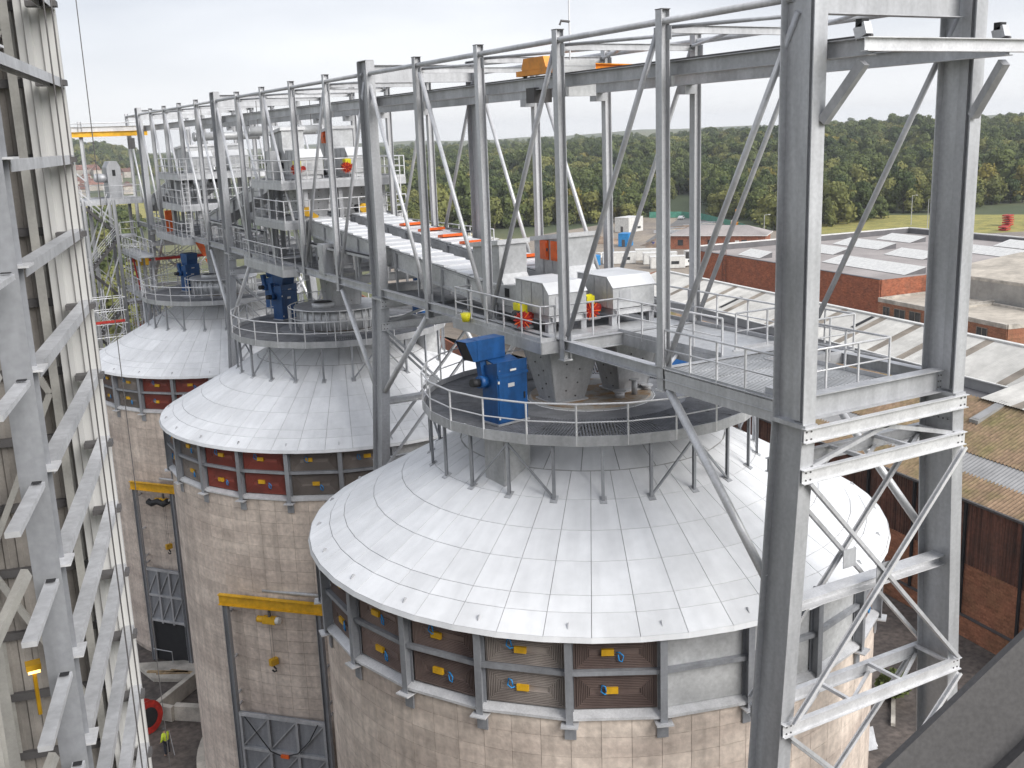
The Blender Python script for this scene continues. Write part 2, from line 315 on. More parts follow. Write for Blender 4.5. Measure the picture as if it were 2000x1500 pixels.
gspan(25, 'middle lattice span of the gantry, over the second silo', ((0, 1), (1, 2), (3, 2), (4, 3), (5, 4)))
gspan(50, 'farthest lattice span of the gantry, over the third silo', ((5, 4), (4, 3), (3, 2), (2, 1), (1, 0)))
t = thing('gantry_span', 'short open end bay of the gantry beyond the farthest portal tower', 'steel gantry', (0, 77.5, ZB))
for s in (-1, 1):
    put(MB().ibeam((s*HX, 80.5, ZB-.4), (s*HX, 80.5, ZT+.1), .26, .26, .018, .012, (1, 0, 0)), 'post', galv, t)
    put(MB().tube((s*HX, 75.6, ZT-.16), (s*HX, 80.5, ZT-.16), .085, 8), 'top_chord', galv, t, True)
    put(MB().ibeam((s*HX, 75.6, ZB), (s*HX, 80.5, ZB), .32, .26), 'bottom_chord', galv, t)
    put(MB().tube((s*HX, 80.3, ZT-.5), (s*HX, 75.8, ZB+.3), .078, 8), 'diagonal_brace', bright, t, True)
put(MB().ibeam((-HX, 80.5, ZT-.3), (HX, 80.5, ZT-.3), .3, .2), 'roof_beam', galv, t)
# crane runway with its cantilevered front end
t = thing('crane_runway', 'pair of grey crane rail beams along the gantry, joined by an end beam in front', 'crane runway', (0, 40, 37))
for s in (-1, 1):
    for i, (a, b) in enumerate(((-1.45, 25), (25, 50), (50, 76))):
        put(MB().ibeam((s*2.15, a, 37.11), (s*2.15, b-.01, 37.11), .36, .24, .022, .014), 'rail_beam', galv, t)
        put(MB().span((s*2.15-.03, a, 37.292), (s*2.15+.03, b, 37.34)), 'crane_rail', dsteel, t)
    put(MB().bar((s*2.4, -.42, 35.65), (s*2.2, -1.3, 36.8), .2, .2), 'knee_strut', galv2, t)
    put(MB().frame((s*2.15, -1.2, 37.42), (.1, 0, 0), (0, .14, -.06), (0, .04, .12)), 'buffer_bracket', galv, t)
    put(MB().span((s*2.15-.1, -1.25, 37.5), (s*2.15+.1, -1.08, 37.66)), 'buffer', black, t)
put(MB().ibeam((-2.42, -1.5, 37.14), (2.9, -1.5, 37.14), .28, .2, .02, .014), 'end_beam', bright, t)
# travelling crane
t = thing('travelling_crane', 'orange travelling crane with grey panel riding the gantry rails', 'crane', (0, 11.6, 37.34))
for s, y0, y1 in ((-1, 10.6, 13.0), (1, 11.0, 13.4)):
    put(MB().span((s*2.15-.12, y0, 37.38), (s*2.15+.12, y1, 37.54)), 'end_truck', orange, t)
    for y in (y0+.35, y1-.35): put(MB().cyl((s*2.15-.06, y, 37.42), .08, .12, 14, ax=(1, 0, 0)), 'wheel', dsteel, t)
    put(MB().span((s*2.15-.06, y0-.12, 37.46), (s*2.15+.06, y0, 37.6)), 'buffer', black, t)
put(MB().prism([(-2.28, 11.1), (-1.95, 11.1), (-1.95, 12.6), (-2.28, 12.6)], 37.54, 37.57), 'truck_plate', orange, t)
put(MB().extr((-2.28, 11.9, 37.57), (-1.95, 11.9, 37.57), [(-.75, 0), (.75, 0), (.6, .33), (-.6, .33)]), 'end_bracket', orange, t)
put(MB().ibeam((-1.95, 11.9, 37.66), (2.2, 12.3, 37.60), .22, .24, .03, .03), 'bridge_girder', orange, t)
put(MB().span((-1.62, 11.25, 36.70), (-.40, 11.45, 37.78)), 'cable_panel', plate, t)
put(MB().span((-1.62, 11.24, 37.60), (-.40, 11.25, 37.62)), 'panel_joint', galv2, t)
put(MB().span((-2.33, 11.8, 36.55), (-1.69, 12.3, 37.0)), 'hoist_body', dsteel, t)
put(MB().cyl((-1.75, 11.2, 37.75), .13, .8, 14, ax=(0, 1, 0)), 'drive_motor', dsteel, t)
put(MB().tube((-1.05, 11.7, 37.7), (-1.05, 11.7, 39.9), .03, 6), 'antenna_pole', bright, t)
put(MB().path([(-1.05, 11.7, 38.95), (-1.35, 11.7, 38.97), (-1.4, 11.7, 38.85)], .04), 'antenna_arm', dsteel, t)
# ---------------------------------------------------------------- silos
CONE = .5366
RINGS = [4.59, 5.63, 6.69, 7.70, 8.75, 9.26, 9.97]
def zc(r): return 22.5+(10-r)*CONE
A75 = R(7.5)
def roofpanel(r0, r1):
    b = MB(); g = .009; h = A75/2
    def p(r, s, dz): return (r*cos(h)-g*0, s*(r*math.sin(h)-g), zc(r)+.025+dz)
    r0 += g; r1 -= g
    t_ = [p(r0, -1, 0), p(r1, -1, 0), p(r1, 1, 0), p(r0, 1, 0)]; d_ = [p(r0, -1, -.02), p(r1, -1, -.02), p(r1, 1, -.02), p(r0, 1, -.02)]
    b.add(t_+d_, [(0, 1, 2, 3), (0, 4, 5, 1), (1, 5, 6, 2), (2, 6, 7, 3), (3, 7, 4, 0)])
    return b.mesh('roof_panel', alu)
roofm = [roofpanel(a, b) for a, b in zip(RINGS, RINGS[1:])]
def wallpanel():
    b = MB(); h = R(2.5); g = .006; vs = []
    for z in (g, .62-g):
        for r in (9.628, 9.645):
            e = h-g/9.6
            vs += [(r*cos(e), -r*sin(e), z), (r, 0, z), (r*cos(e), r*sin(e), z)]
    # order: 0-2 inner low, 3-5 outer low, 6-8 inner high, 9-11 outer high
    b.add(vs, [(3, 4, 10, 9), (4, 5, 11, 10), (9, 10, 7, 6), (10, 11, 8, 7), (0, 3, 9, 6), (5, 2, 8, 11), (0, 1, 4, 3), (1, 2, 5, 4)]); return b
wallm = wallpanel().mesh('concrete_panel', conc)
def ventpanel(w, h):
    b = MB(); n = 8; lv = [0, .02]
    def ring(k, x): ww, hh = w/2-k, h/2-k; return [(x, -ww, -hh), (x, ww, -hh), (x, ww, hh), (x, -ww, hh)]
    seq = [(0, 0), (.05, 0)]; k = .07
    for i in range(n): seq += [(k, .05), (k+.022, .05), (k+.03, 0), (k+.042, 0)]; k += .05
    b.add([p for kk, x in seq for p in ring(kk, x)], [(4*i+j, 4*i+(j+1) % 4, 4*i+4+(j+1) % 4, 4*i+4+j) for i in range(len(seq)-1) for j in range(4)]+[tuple(4*(len(seq)-1)+j for j in range(4))])
    return b
vm = {}
for key, m in (('b', ventb), ('g', ventg), ('r', ventr)): vm[key] = ventpanel(2.26, 1.06).mesh('vent_panel', m)
plainm = MB().span((-.2, -1.12, -.545), (.02, 1.12, .545)).mesh('cover_plate', plate)
tagm = MB().span((.0, -.17, -.09), (.09, .17, .09)).mesh('sensor_box', yellow)
cabm = MB().path([(.05, .17, 0), (.10, .26, .02), (.12, .36, -.08), (.09, .33, -.26), (.1, .24, -.22), (.09, .22, -.05)], .022, 5).mesh('cable', blue2, True)
a15 = R(15); c75 = cos(R(7.5))
mullm = MB().ibeam((9.72, 0, 19.86), (9.72, 0, 22.4), .3, .2, .02, .02, (1, 0, 0)).mesh('mullion', frames)
footm = MB().span((9.6, -.24, 19.84), (10.02, .24, 19.88)).mesh('bracket', bright)
strapm = MB().span((9.66, -.16, 19.35), (9.72, .16, 19.84)).mesh('wall_strap', frames)
def seg(r0, r1, z0, z1, half=R(7.4)):
    b = MB(); vs = [(r*1/c75*cos(a), r/c75*sin(a), z) for z in (z0, z1) for r, a in ((r0, -half), (r1, -half), (r1, half), (r0, half))]
    return b.add(vs, [(0, 1, 5, 4), (1, 2, 6, 5), (2, 3, 7, 6), (3, 0, 4, 7), (3, 2, 1, 0), (4, 5, 6, 7)])
midm = seg(9.5, 9.66, 21.27, 21.40).mesh('mid_rail', frames)
sillm = MB().add([(9.45/c75*cos(a), 9.45/c75*sin(a), 20.16) if i < 2 else (9.72/c75*cos(a), 9.72/c75*sin(a), z) for i, (a, z) in enumerate(((-R(7.4), 0), (R(7.4), 0), (R(7.4), 20.04), (-R(7.4), 20.04), (R(7.4), 19.96), (-R(7.4), 19.96)))], [(0, 3, 2, 1), (3, 5, 4, 2)]).mesh('sill', bright)
lugm = MB().extr((9.63, -.012, zc(9.63)+.03), (9.63, .012, zc(9.63)+.03), [(-.10, -.02), (.10, -.06), (.02, .075), (-.05, .06)], (0, 0, 1)).mesh('lifting_lug', galv2)
_g = .012
crownm = MB().add([(r*cos(R(7.5)), sg*(r*math.sin(R(7.5))-_g), zc(r)+.028) for r, sg in ((2.2, -1), (4.58, -1), (4.58, 1), (2.2, 1))], [(0, 1, 2, 3)]).mesh('crown_panel', alu)
def silo(x, y, dz, label, vents, wallrows, azr):
    t = thing('silo', label, 'silo', (x, y, dz), 'concrete storage silos with white conical roofs')
    O = V((x, y, dz))
    b = MB()
    n = 72
    vs = [(9.62*cos(2*pi*i/n), 9.62*sin(2*pi*i/n), z) for z in (-dz, 20.0) for i in range(n)]
    b.add([V(v)+O for v in vs], [(i, (i+1) % n, n+(i+1) % n, n+i) for i in range(n)]+[tuple(range(n, 2*n))]); put(b, 'wall_core', concb, t)
    rest = MB(); wp = wallpanel(); nrow = int((20+dz)/.62); cnt = 0
    for r in range(nrow):
        for j in range(72):
            a = R(5*j); dg = (5*j+180) % 360-180; z = 20.0-.62*(r+1)
            if r < wallrows and azr[0] <= (dg if dg < 100 else dg-360) <= azr[1] and cnt < 300:
                inst(wallm, 'concrete_panel', t, (0, 0, z), a); cnt += 1
            else:
                ca, sa = cos(a), sin(a); rest.add([(O.x+v.x*ca-v.y*sa, O.y+v.x*sa+v.y*ca, dz+v.z+z) for v in wp.v], wp.f)
    kind(put(rest, 'concrete_facing', conc, t), 'stuff')
    b = MB(); n = 48      # roof core, slightly below the panels
    pr = [(2.0, zc(2.0)), (9.96, zc(9.96))]
    vs = [(r*cos(A75*(i+.5)), r*sin(A75*(i+.5)), z) for r, z in ((.01, zc(2.0)), (2.0, zc(2.0)), (9.98, zc(9.98)-.012), (9.99, zc(9.99)-.07), (9.4, 22.38)) for i in range(n)]
    b.add([V(v)+O for v in vs], [(k*n+i, k*n+n+i, k*n+n+(i+1) % n, k*n+(i+1) % n) for k in range(4) for i in range(n)]); put(b, 'roof_core', under, t)
    b = MB(); vs = [(r*cos(A75*(i+.5)), r*sin(A75*(i+.5)), zc(r)+.025) for r in (2.06, 4.58) for i in range(n)]
    b.add([V(v)+O-UP*.03 for v in vs], [(i, n+i, n+(i+1) % n, (i+1) % n) for i in range(n)]); put(b, 'roof_crown', under, t)
    for i in range(24): inst(crownm, 'crown_panel', t, (0, 0, 0), a15*i)
    for i in range(48):
        for me in roofm: inst(me, 'roof_panel', t, (0, 0, 0), A75*i)
        e = MB(); h = A75/2
        inst(eavem, 'eave_strip', t, (0, 0, 0), A75*i)
    b = MB().cyl((x, y, 20.0+dz), 9.28, 2.4, 48); put(b, 'band_wall', plate, t).rotation_euler = (0, 0, 0)
    for k in range(24):
        c = a15*k                # bay centre; mullions half a bay away
        inst(mullm, 'mullion', t, (0, 0, 0), c+R(7.5)); inst(footm, 'bracket', t, (0, 0, 0), c+R(7.5)); inst(strapm, 'wall_strap', t, (0, 0, 0), c+R(7.5))
        inst(midm, 'mid_rail', t, (0, 0, 0), c); inst(sillm, 'sill', t, (0, 0, 0), c); inst(lugm, 'lifting_lug', t, (0, 0, 0), c+R(7.5))
        dg = (15*k+180) % 360-180; v = vents.get(dg)
        for z in (20.72, 21.88):
            if v:
                p = inst(vm[v], 'vent_panel', t, (9.47*cos(c), 9.47*sin(c), z), c); inst(tagm, 'sensor_box', p, (.03, random.uniform(-.25, .05), random.uniform(-.06, .1)))
                q = inst(cabm, 'cable', p, (.03, random.uniform(-.15, .05), random.uniform(-.05, .08))); q.rotation_euler = (random.choice((0, pi)), 0, 0)
            else: inst(plainm, 'cover_plate', t, (9.45*cos(c), 9.47*sin(c), z), c)
    return t
h_ = A75/2
eavem = MB().add([(r*cos(a), r*sin(a), z) for r, z in ((9.975, zc(9.975)+.028), (10.02, zc(10.02)-.09), (9.96, zc(10.02)-.09)) for a in (-h_, h_)], [(0, 2, 3, 1), (2, 4, 5, 3)]).mesh('eave_strip', alu)
far = {60: 'b', 45: 'g', 30: 'b', 0: 'g', 75: 'g', 90: 'b', 105: 'b', 120: 'g', 135: 'b', 150: 'b', 165: 'g', -60: 'b', -45: 'b', -30: 'g', -15: 'b'}
silo(0, 12.5, 0, 'nearest concrete silo with white cone roof and brown vent panels', {**far, -180: 'b', 180: 'b', -165: 'b', -150: 'b', -135: 'g', -120: 'b'}, 10, (-195, -50))
silo(0, 37.5, -1.0, 'middle concrete silo with white cone roof and bright red vent panels', {**far, -180: 'b', 180: 'b', -165: 'g', -150: 'r', -135: 'r', -120: 'g', -105: 'g'}, 15, (-185, -88))
silo(-.35, 61.2, -1.72, 'farthest concrete silo with white cone roof beside the stair tower', {**far, -180: 'b', 180: 'b', -165: 'b', -150: 'g', -135: 'r', -120: 'r', -105: 'b'}, 15, (-190, -92))
# ---------------------------------------------------------------- platforms on the silo roofs
RP = 5.82
secm = MB(); hh = R(7.5)
secm.prism([(2.05*cos(hh), -2.05*sin(hh)), (3.5*cos(hh), -3.5*sin(hh)), (3.5*cos(hh), 3.5*sin(hh)), (2.05*cos(hh), 2.05*sin(hh))], 26.66, 26.70)
plates = secm.mesh('deck_panel', deckpl)
gr = MB(); nb = 15
for i in range(nb):
    yy = (-1+2*(i+.5)/nb)*RP*sin(hh)*.98; x0 = max(3.3, abs(yy)/math.tan(hh)+.03); x1 = RP*cos(hh)-.05
    if x1-x0 > .1: gr.span((x0, yy-.026, 26.69), (x1, yy+.026, 26.73))
for xx in (3.6, 4.3, 5.0, 5.65): gr.span((xx-.03, -xx*math.tan(hh), 26.62), (xx+.03, xx*math.tan(hh), 26.69))
grm = gr.mesh('grating_bars', grate)
fasc = MB().prism([((RP-.02)*cos(hh), -RP*sin(hh)), (RP*cos(hh)+.02, -RP*sin(hh)-.003), (RP*cos(hh)+.02, RP*sin(hh)+.003), ((RP-.02)*cos(hh), RP*sin(hh))], 26.58, 26.90).mesh('fascia_plate', galv2)
postm = MB().ibeam((5.66, 0, zc(5.66)-.02), (5.66, 0, 26.62), .09, .09, .010, .010, (1, 0, 0)).mesh('support_post', frames)
fpm = MB().frame((5.66, 0, zc(5.66)+.035), (.13, 0, -.07), (0, .11, 0), (.005, 0, .01)).mesh('foot_plate', galv2)
brm = [MB().bar((5.66*cos(R(s*7.5)), 5.66*sin(R(s*7.5)), zc(5.66)+.06), (5.66*cos(R(-s*7.5)), 5.66*sin(R(-s*7.5)), 26.5), .06, .06).mesh('post_brace', frames) for s in (-1, 1)]
def platform(x, y, dz, label):
    t = thing('roof_platform', label, 'platform', (x, y, dz), 'round platforms on the silo roofs')
    for k in range(24):
        a = a15*k
        inst(plates, 'deck_panel', t, (0, 0, 0), a); inst(grm, 'grating_bars', t, (0, 0, 0), a); inst(fasc, 'fascia_plate', t, (0, 0, 0), a)
        inst(postm, 'support_post', t, (0, 0, 0), a); inst(fpm, 'foot_plate', t, (0, 0, 0), a)
        if k % 4 == 1: inst(brm[0], 'post_brace', t, (0, 0, 0), a+R(7.5))
        if k % 4 == 2: inst(brm[1], 'post_brace', t, (0, 0, 0), a+R(7.5))
    railing(t, [(x+RP*cos(hh+a15*k), y+RP*sin(hh+a15*k), 26.72+dz) for k in range(24)], 1.15, .76 if 0 else 1.6, True, 0)
    put(MB().cyl((x, y, 26.70+dz), 2.08, .12, 48), 'centre_plate', rusty, t)
    return t
platform(0, 12.5, 0, 'round grating platform with handrail on top of the nearest silo')
platform(0, 37.5, -1.0, 'round grating platform with handrail on top of the middle silo')
platform(-.35, 61.2, -1.72, 'round grating platform with handrail on top of the farthest silo')
for (x, y, dz, lab) in ((0, 37.5, -1.0, 'ribbed steel collar with open top on the middle silo platform'), (-.35, 61.2, -1.72, 'ribbed steel collar with guard rail on the farthest silo platform')):
    t = thing('collar_drum', lab, 'steel drum', (x, y, 26.72+dz)); z = 26.82+dz
    put(MB().cyl((x, y, z), 2.3, 1.0, 40), 'drum_wall', plate, t, True)
    for k in range(32):
        a = 2*pi*k/32; put(MB().bar((x+2.33*cos(a), y+2.33*sin(a), z), (x+2.33*cos(a), y+2.33*sin(a), z+1.0), .06, .06, (cos(a), sin(a), 0)), 'rib', galv2, t)
    put(MB().cyl((x, y, z+1.0), 2.45, .08, 40), 'top_flange', galv, t, True)
    put(MB().cyl((x-1.1, y-.6, z+1.08), .62, .3, 24), 'hatch_ring', plate, t, True); put(MB().cyl((x-1.1, y-.6, z+1.381), .5, .01, 24), 'hatch_opening', black, t)
    railing(t, [(x+2.75*cos(a15*k+1.75), y+2.75*sin(a15*k+1.75), 26.82+dz) for k in range(0, 14)], 1.1, 1.4, False, 0)
# ---------------------------------------------------------------- decks and walkways on the gantry
def deck(par, rects, z, bars=0, m=None, fas=.3):
    """rects: (x0,y0,x1,y1); each split in single panels about a metre wide along y"""
    for x0, y0, x1, y1 in rects:
        n = max(1, round((y1-y0)/1.0))
        for i in range(n):
            a, b = y0+(y1-y0)*i/n, y0+(y1-y0)*(i+1)/n
            if bars:
                g = MB(); k = int((x1-x0)/.11)
                for j in range(k): xx = x0+.05+(x1-x0-.1)*j/(k-1); g.span((xx-.034, a+.01, z-.04), (xx+.034, b-.01, z))
                for yy in (a+.02, b-.02): g.span((x0, yy-.01, z-.035), (x1, yy+.01, z-.003))
                put(g, 'grating_panel', plate, par)
            else: put(MB().span((x0, a+.006, z-.05), (x1, b-.006, z)), 'deck_panel', m or plate, par)
def fascia(par, pts, z, h=.32, m=None, closed=True):
    Q = [V((*p, z-.02-h/2)) for p in pts]
    for a, b in zip(Q, Q[1:]+(Q[:1] if closed else [])): put(MB().bar(a, b, .05, h), 'edge_beam', m or galv, par)
t = thing('walkway', 'grey plated walkway around the two conveyor heads, with bent guard rail', 'walkway', (0, 11, 29.3))
deck(t, [(-3.22, 10.3, -2.32, 16.5), (-2.3, 10.2, -.36, 11.6), (-.34, 5.1, 2.4, 11.6)], 29.3)
deck(t, [(-2.3, 11.62, 2.4, 24.4)], 29.22, m=deckpl)
fascia(t, [(-3.22, 16.5), (-3.22, 10.3), (-2.36, 10.2), (-.36, 10.15), (-.36, 5.1)], 29.3, .36, None, False)
railing(t, [(-2.55, 16.3, 29.3), (-3.19, 16.3, 29.3), (-3.19, 10.38, 29.3), (-2.72, 10.28, 29.3)])
railing(t, [(-2.36, 10.2, 29.3), (-.38, 10.2, 29.3), (-.34, 5.2, 29.3)])
railing(t, [(2.42, 5.8, 29.3), (2.42, 16, 29.3)], step=1.5)
t = thing('walkway', 'front grating deck with stepped guard rail beside the nearest portal tower', 'walkway', (0, 3, 29.3))
deck(t, [(-2.3, .55, 1.0, 3.4), (-2.3, 3.42, .4, 5.0), (2.0, 3.42, 2.85, 5.6), (.4, 4.3, 2.0, 5.05)], 29.3, 1)
fascia(t, [(-2.62, 4.8), (-2.62, .6)], 29.32, .5, None, False); fascia(t, [(-2.3, .5), (1.05, .5), (1.05, 3.4), (2.9, 3.4), (2.9, 5.6), (.4, 5.6)], 29.36, .26, None, False)
fascia(t, [(.4, 3.42), (2.0, 3.42), (2.0, 4.3), (.4, 4.3)], 29.34, .3)
railing(t, [(-2.6, 4.85, 29.3), (-2.6, .62, 29.3)], step=1.2); railing(t, [(-2.2, .5, 29.3), (1.02, .5, 29.3), (1.02, 3.38, 29.3), (2.88, 3.4, 29.3), (2.88, 5.6, 29.3), (.5, 5.6, 29.3)], step=1.2)
put(MB().frame((-2.2, .95, 29.42), (.22, 0, 0), (0, .22, 0), (0, 0, .1)), 'bearing_block', galv, t)
for (y0, y1, lab) in ((36.3, 43.6, 'low side walkway with guard rail on the middle gantry span, just above the silo roof'), (59.6, 68.8, 'low side walkway with guard rail on the farthest gantry span')):
    t = thing('walkway', lab, 'walkway', (-2.8, (y0+y1)/2, 29.2)); deck(t, [(-3.35, y0, -2.3, y1)], 29.2); deck(t, [(-2.28, y0-3, 2.3, y1)], 29.12, m=deckpl)
    fascia(t, [(-3.35, y1), (-3.35, y0), (-2.5, y0-.2)], 29.2, .4, None, False); railing(t, [(-3.33, y1, 29.2), (-3.33, y0, 29.2), (-2.7, y0-.15, 29.2)])
def tower_deck(y0, y1, z, label):
    t = thing('transfer_platform', label, 'platform', (0, (y0+y1)/2, z)); deck(t, [(-3.2, y0, 3.5, y1)], z)
    fascia(t, [(-3.25, y0), (3.55, y0), (3.55, y1), (-3.25, y1)], z, .34); railing(t, [(-3.22, y0, z), (3.52, y0, z), (3.52, y1, z), (-3.22, y1, z)], closed=True)
    for x in (-1.9, 0, 1.9):
        for y in (y0+.5, y1-.5): put(MB().ibeam((x, y, z-2.1), (x, y, z-.06), .22, .22, .016, .012, (0, 1, 0)), 'stanchion', galv2, t)
    for y in (y0+.5, y1-.5): put(MB().ibeam((-3.2, y, z-.22), (3.5, y, z-.22), .3, .16), 'cross_beam', galv, t)
tower_deck(35.6, 41.0, 33.62, 'upper transfer platform over the middle silo, carrying two conveyor heads'); tower_deck(35.6, 41.0, 31.6, 'lower transfer platform over the middle silo, around the grey chutes')
tower_deck(59.2, 66.2, 33.66, 'upper transfer platform over the farthest silo'); tower_deck(59.2, 65.6, 31.5, 'lower transfer platform over the farthest silo')
# ---------------------------------------------------------------- conveyors
def conveyor(x, w, ya, yb, za, zb, label, hatches=(), lidh=.0, step=1.05):
    """covered belt conveyor: box side plates, stiffeners, single overlapping lids, legs"""
    t = thing('conveyor', label, 'conveyor', (x, (ya+yb)/2, min(za, zb)), 'covered conveyors inside the gantry')
    top = lambda y: za+(zb-za)*(y-ya)/(yb-ya)
    for s in (-1, 1):
        put(MB().bar((x+s*w/2, ya, top(ya)-.42), (x+s*w/2, yb, top(yb)-.42), .02, .66), 'side_plate', plate, t)
        for q in (-.78, -.08): put(MB().bar((x+s*(w/2+.03), ya, top(ya)+q), (x+s*(w/2+.03), yb, top(yb)+q), .07, .09), 'side_flange', galv, t)
        n = int((yb-ya)/2.1)
        for i in range(n+1):
            y = ya+.1+(yb-ya-.2)*i/n; put(MB().span((x+s*(w/2+.02), y-.05, 29.25), (x+s*(w/2+.1), y+.05, top(y)-.06)), 'stiffener', galv2, t)
    put(MB().bar((x, ya, top(ya)-.8), (x, yb, top(yb)-.8), w, .04), 'bottom_plate', galv2, t)
    n = round((yb-ya)/step)
    for i in range(n):
        y0, y1 = ya+(yb-ya)*i/n, ya+(yb-ya)*(i+1)/n+.06
        b = MB(); hw = w/2+.09
        b.extr((x-hw, 0, 0), (x+hw, 0, 0), [(y0, top(y0)-.0), (y1, top(y1)+.0), (y1, top(y1)+.035), (y0, top(y0)+.095)])
        b.v = [V((v.x, v.y, v.z)) for v in b.v]
        p = put(b, 'lid', bright if 0 else alu, t)
        if i in hatches:
            yc = (y0+y1)/2-.1; put(MB().frame((x+.02, yc, top(yc)+.15), (w*.42, 0, 0), (0, .27, -.03), (0, 0, .06)), 'hatch_cover', hatch, p)
    return t
_ex = MB.extr
def _extr_abs(s, p, q, prof, up=(0, 0, 1)): return _ex(s, p, q, prof, up)
def xprism(b, x0, x1, prof):            # profile given in (y, z), extruded along x
    k = len(prof); return b.add([(x, y, z) for x in (x0, x1) for y, z in prof], [(i, (i+1) % k, k+(i+1) % k, k+i) for i in range(k)]+[tuple(range(k-1, -1, -1)), tuple(range(k, 2*k))])
def _conv_extr(s, p, q, prof, up=(0, 0, 1)):
    return xprism(s, p[0], q[0], prof) if abs(p[1]) < 1e-9 and abs(p[2]) < 1e-9 and prof[0][0] > 1 else _ex(s, p, q, prof, up)
MB.extr = _conv_extr
conveyor(-1.35, 1.3, 15.2, 35.4, 30.42, 31.75, 'left covered conveyor with white overlapping lids leading to the nearest head')
conveyor(1.1, 1.35, 15.2, 35.4, 30.55, 31.85, 'right covered conveyor with orange hatches on its lids', (1, 3, 5, 7, 9, 11, 13))
conveyor(-1.3, 1.2, 41.2, 57, 34.0, 31.0, 'sloping conveyor from the upper transfer platform, left of its twin'); conveyor(1.2, 1.2, 41.2, 57, 34.0, 31.0, 'sloping conveyor from the upper transfer platform, right of its twin')
def head(x0, x1, y, z, label, H=1.0, Lg=2.15):
    t = thing('drive_enclosure', label, 'enclosure', ((x0+x1)/2, y+1, z), 'sheet steel conveyor head enclosures')
    prof = [(y, z+.0), (y+Lg, z), (y+Lg, z+H), (y+.34, z+H), (y, z+H*.7)]
    b = MB(); xprism(b, x0, x1, prof); put(b, 'casing', plate, t)
    xx = MB(); xprism(xx, x0-.03, x1+.03, [(y-.02, z+H*.7), (y+.33, z+H+.02), (y+Lg+.02, z+H+.02), (y+Lg+.02, z+H+.045), (y+.32, z+H+.045), (y-.045, z+H*.7)]); put(xx, 'cover_sheet', alu, t)
    for yy in (y+.35, y+1.1, y+1.75): put(MB().span((x0-.02, yy-.012, z+.02), (x0, yy+.012, z+H-.03)), 'seam', galv2, t)
    put(MB().span((x0+.25, y-.012, z+.22), (x0+.7, y, z+.6)), 'access_plate', galv, t)
    for s in (x0+.08, x1-.08):
        put(MB().ibeam((s, y-.1, z-.12), (s, y+Lg+1.4, z-.12), .2, .12), 'base_beam', galv, t)
        for yy in (y+.15, y+1.6): put(MB().span((s-.1, yy-.1, z-.6), (s+.1, yy+.1, z-.22)), 'foot', galv2, t)
    put(MB().ibeam((x0, y+.02, z-.12), (x1, y+.02, z-.12), .18, .1), 'front_beam', bright, t)
    tx = MB(); xprism(tx, x0+.05, x1-.05, [(y+Lg+.01, z), (y+Lg+1.6, z), (y+Lg+1.6, z+.62), (y+Lg+.01, z+.78)]); put(tx, 'throat', plate, t)
    put(MB().span((x0+.03, y+Lg+.55, z+.3), (x0+.049, y+Lg+.85, z+.6)), 'port', dark, t)
    return t
head(-2.25, -.82, 11.4, 29.87, 'left conveyor head enclosure with white top, red and yellow motor beside it'); head(.1, 1.78, 11.2, 29.87, 'right conveyor head enclosure with white top, partly behind the left one')
head(-2.0, -.7, 36.4, 33.95, 'left conveyor head on the upper transfer platform of the middle silo', 1.25); head(.7, 2.0, 36.4, 33.95, 'right conveyor head on the upper transfer platform of the middle silo', 1.25)
head(-2.0, -.6, 60.0, 34.0, 'left conveyor head on the upper platform of the farthest silo', 1.2); head(.6, 2.0, 60.0, 34.0, 'right conveyor head on the upper platform of the farthest silo', 1.2)
def hood(x0, x1, y0, y1, z0, z1, label, doors=False):
    t = thing('conveyor_hood', label, 'steel hood', ((x0+x1)/2, (y0+y1)/2, z0), 'tall sheet steel hoods')
    b = MB(); xprism(b, x0, x1, [(y0-.5, z0-.55), (y1, z0-.55), (y1, z1), (y0, z1+.2), (y0, z0+.1)]); put(b, 'casing', plate, t)
    b = MB(); xprism(b, x0-.1, x1+.1, [(y0-.1, z1+.14), (y0-.1, z1+.3), (y1+.15, z1+.07), (y1+.15, z1-.09)]); put(b, 'roof_sheet', bright, t)
    for f in (.33, .66): yy = y0+(y1-y0)*f; put(MB().span((x0-.02, yy-.03, z0-.4), (x0, yy+.03, z1-.02)), 'side_rib', galv2, t)
    if doors:
        for yy in (y1-.75, y1-1.5):
            d = put(MB().span((x0-.06, yy-.27, z0+.3), (x0, yy+.27, z0+1.0)), 'hatch_door', hatch, t)
            put(MB().span((x0-.09, yy-.2, z0+.4), (x0-.06, yy+.2, z0+.9)), 'door_panel', hatch, d); put(MB().span((x0-.1, yy-.3, z0+.62), (x0-.06, yy-.24, z0+.72)), 'latch', dsteel, d)
hood(-2.0, -.9, 15.1, 17.1, 30.75, 31.75, 'grey sheet steel hood on the left conveyor, behind its head'); hood(.2, 1.6, 14.55, 16.4, 30.85, 31.85, 'sheet steel hood with orange red hatch doors on the right conveyor', True)
hood(-2.0, -.8, 38.9, 41.0, 35.2, 36.1, 'grey hood behind the left head of the upper transfer platform'); hood(.8, 2.0, 38.9, 41.0, 35.2, 36.1, 'grey hood with red hatches behind the right head of the upper platform', True)
hood(-2.0, 2.0, 62.5, 65.8, 34.6, 35.4, 'wide grey hood on the upper platform of the farthest silo')
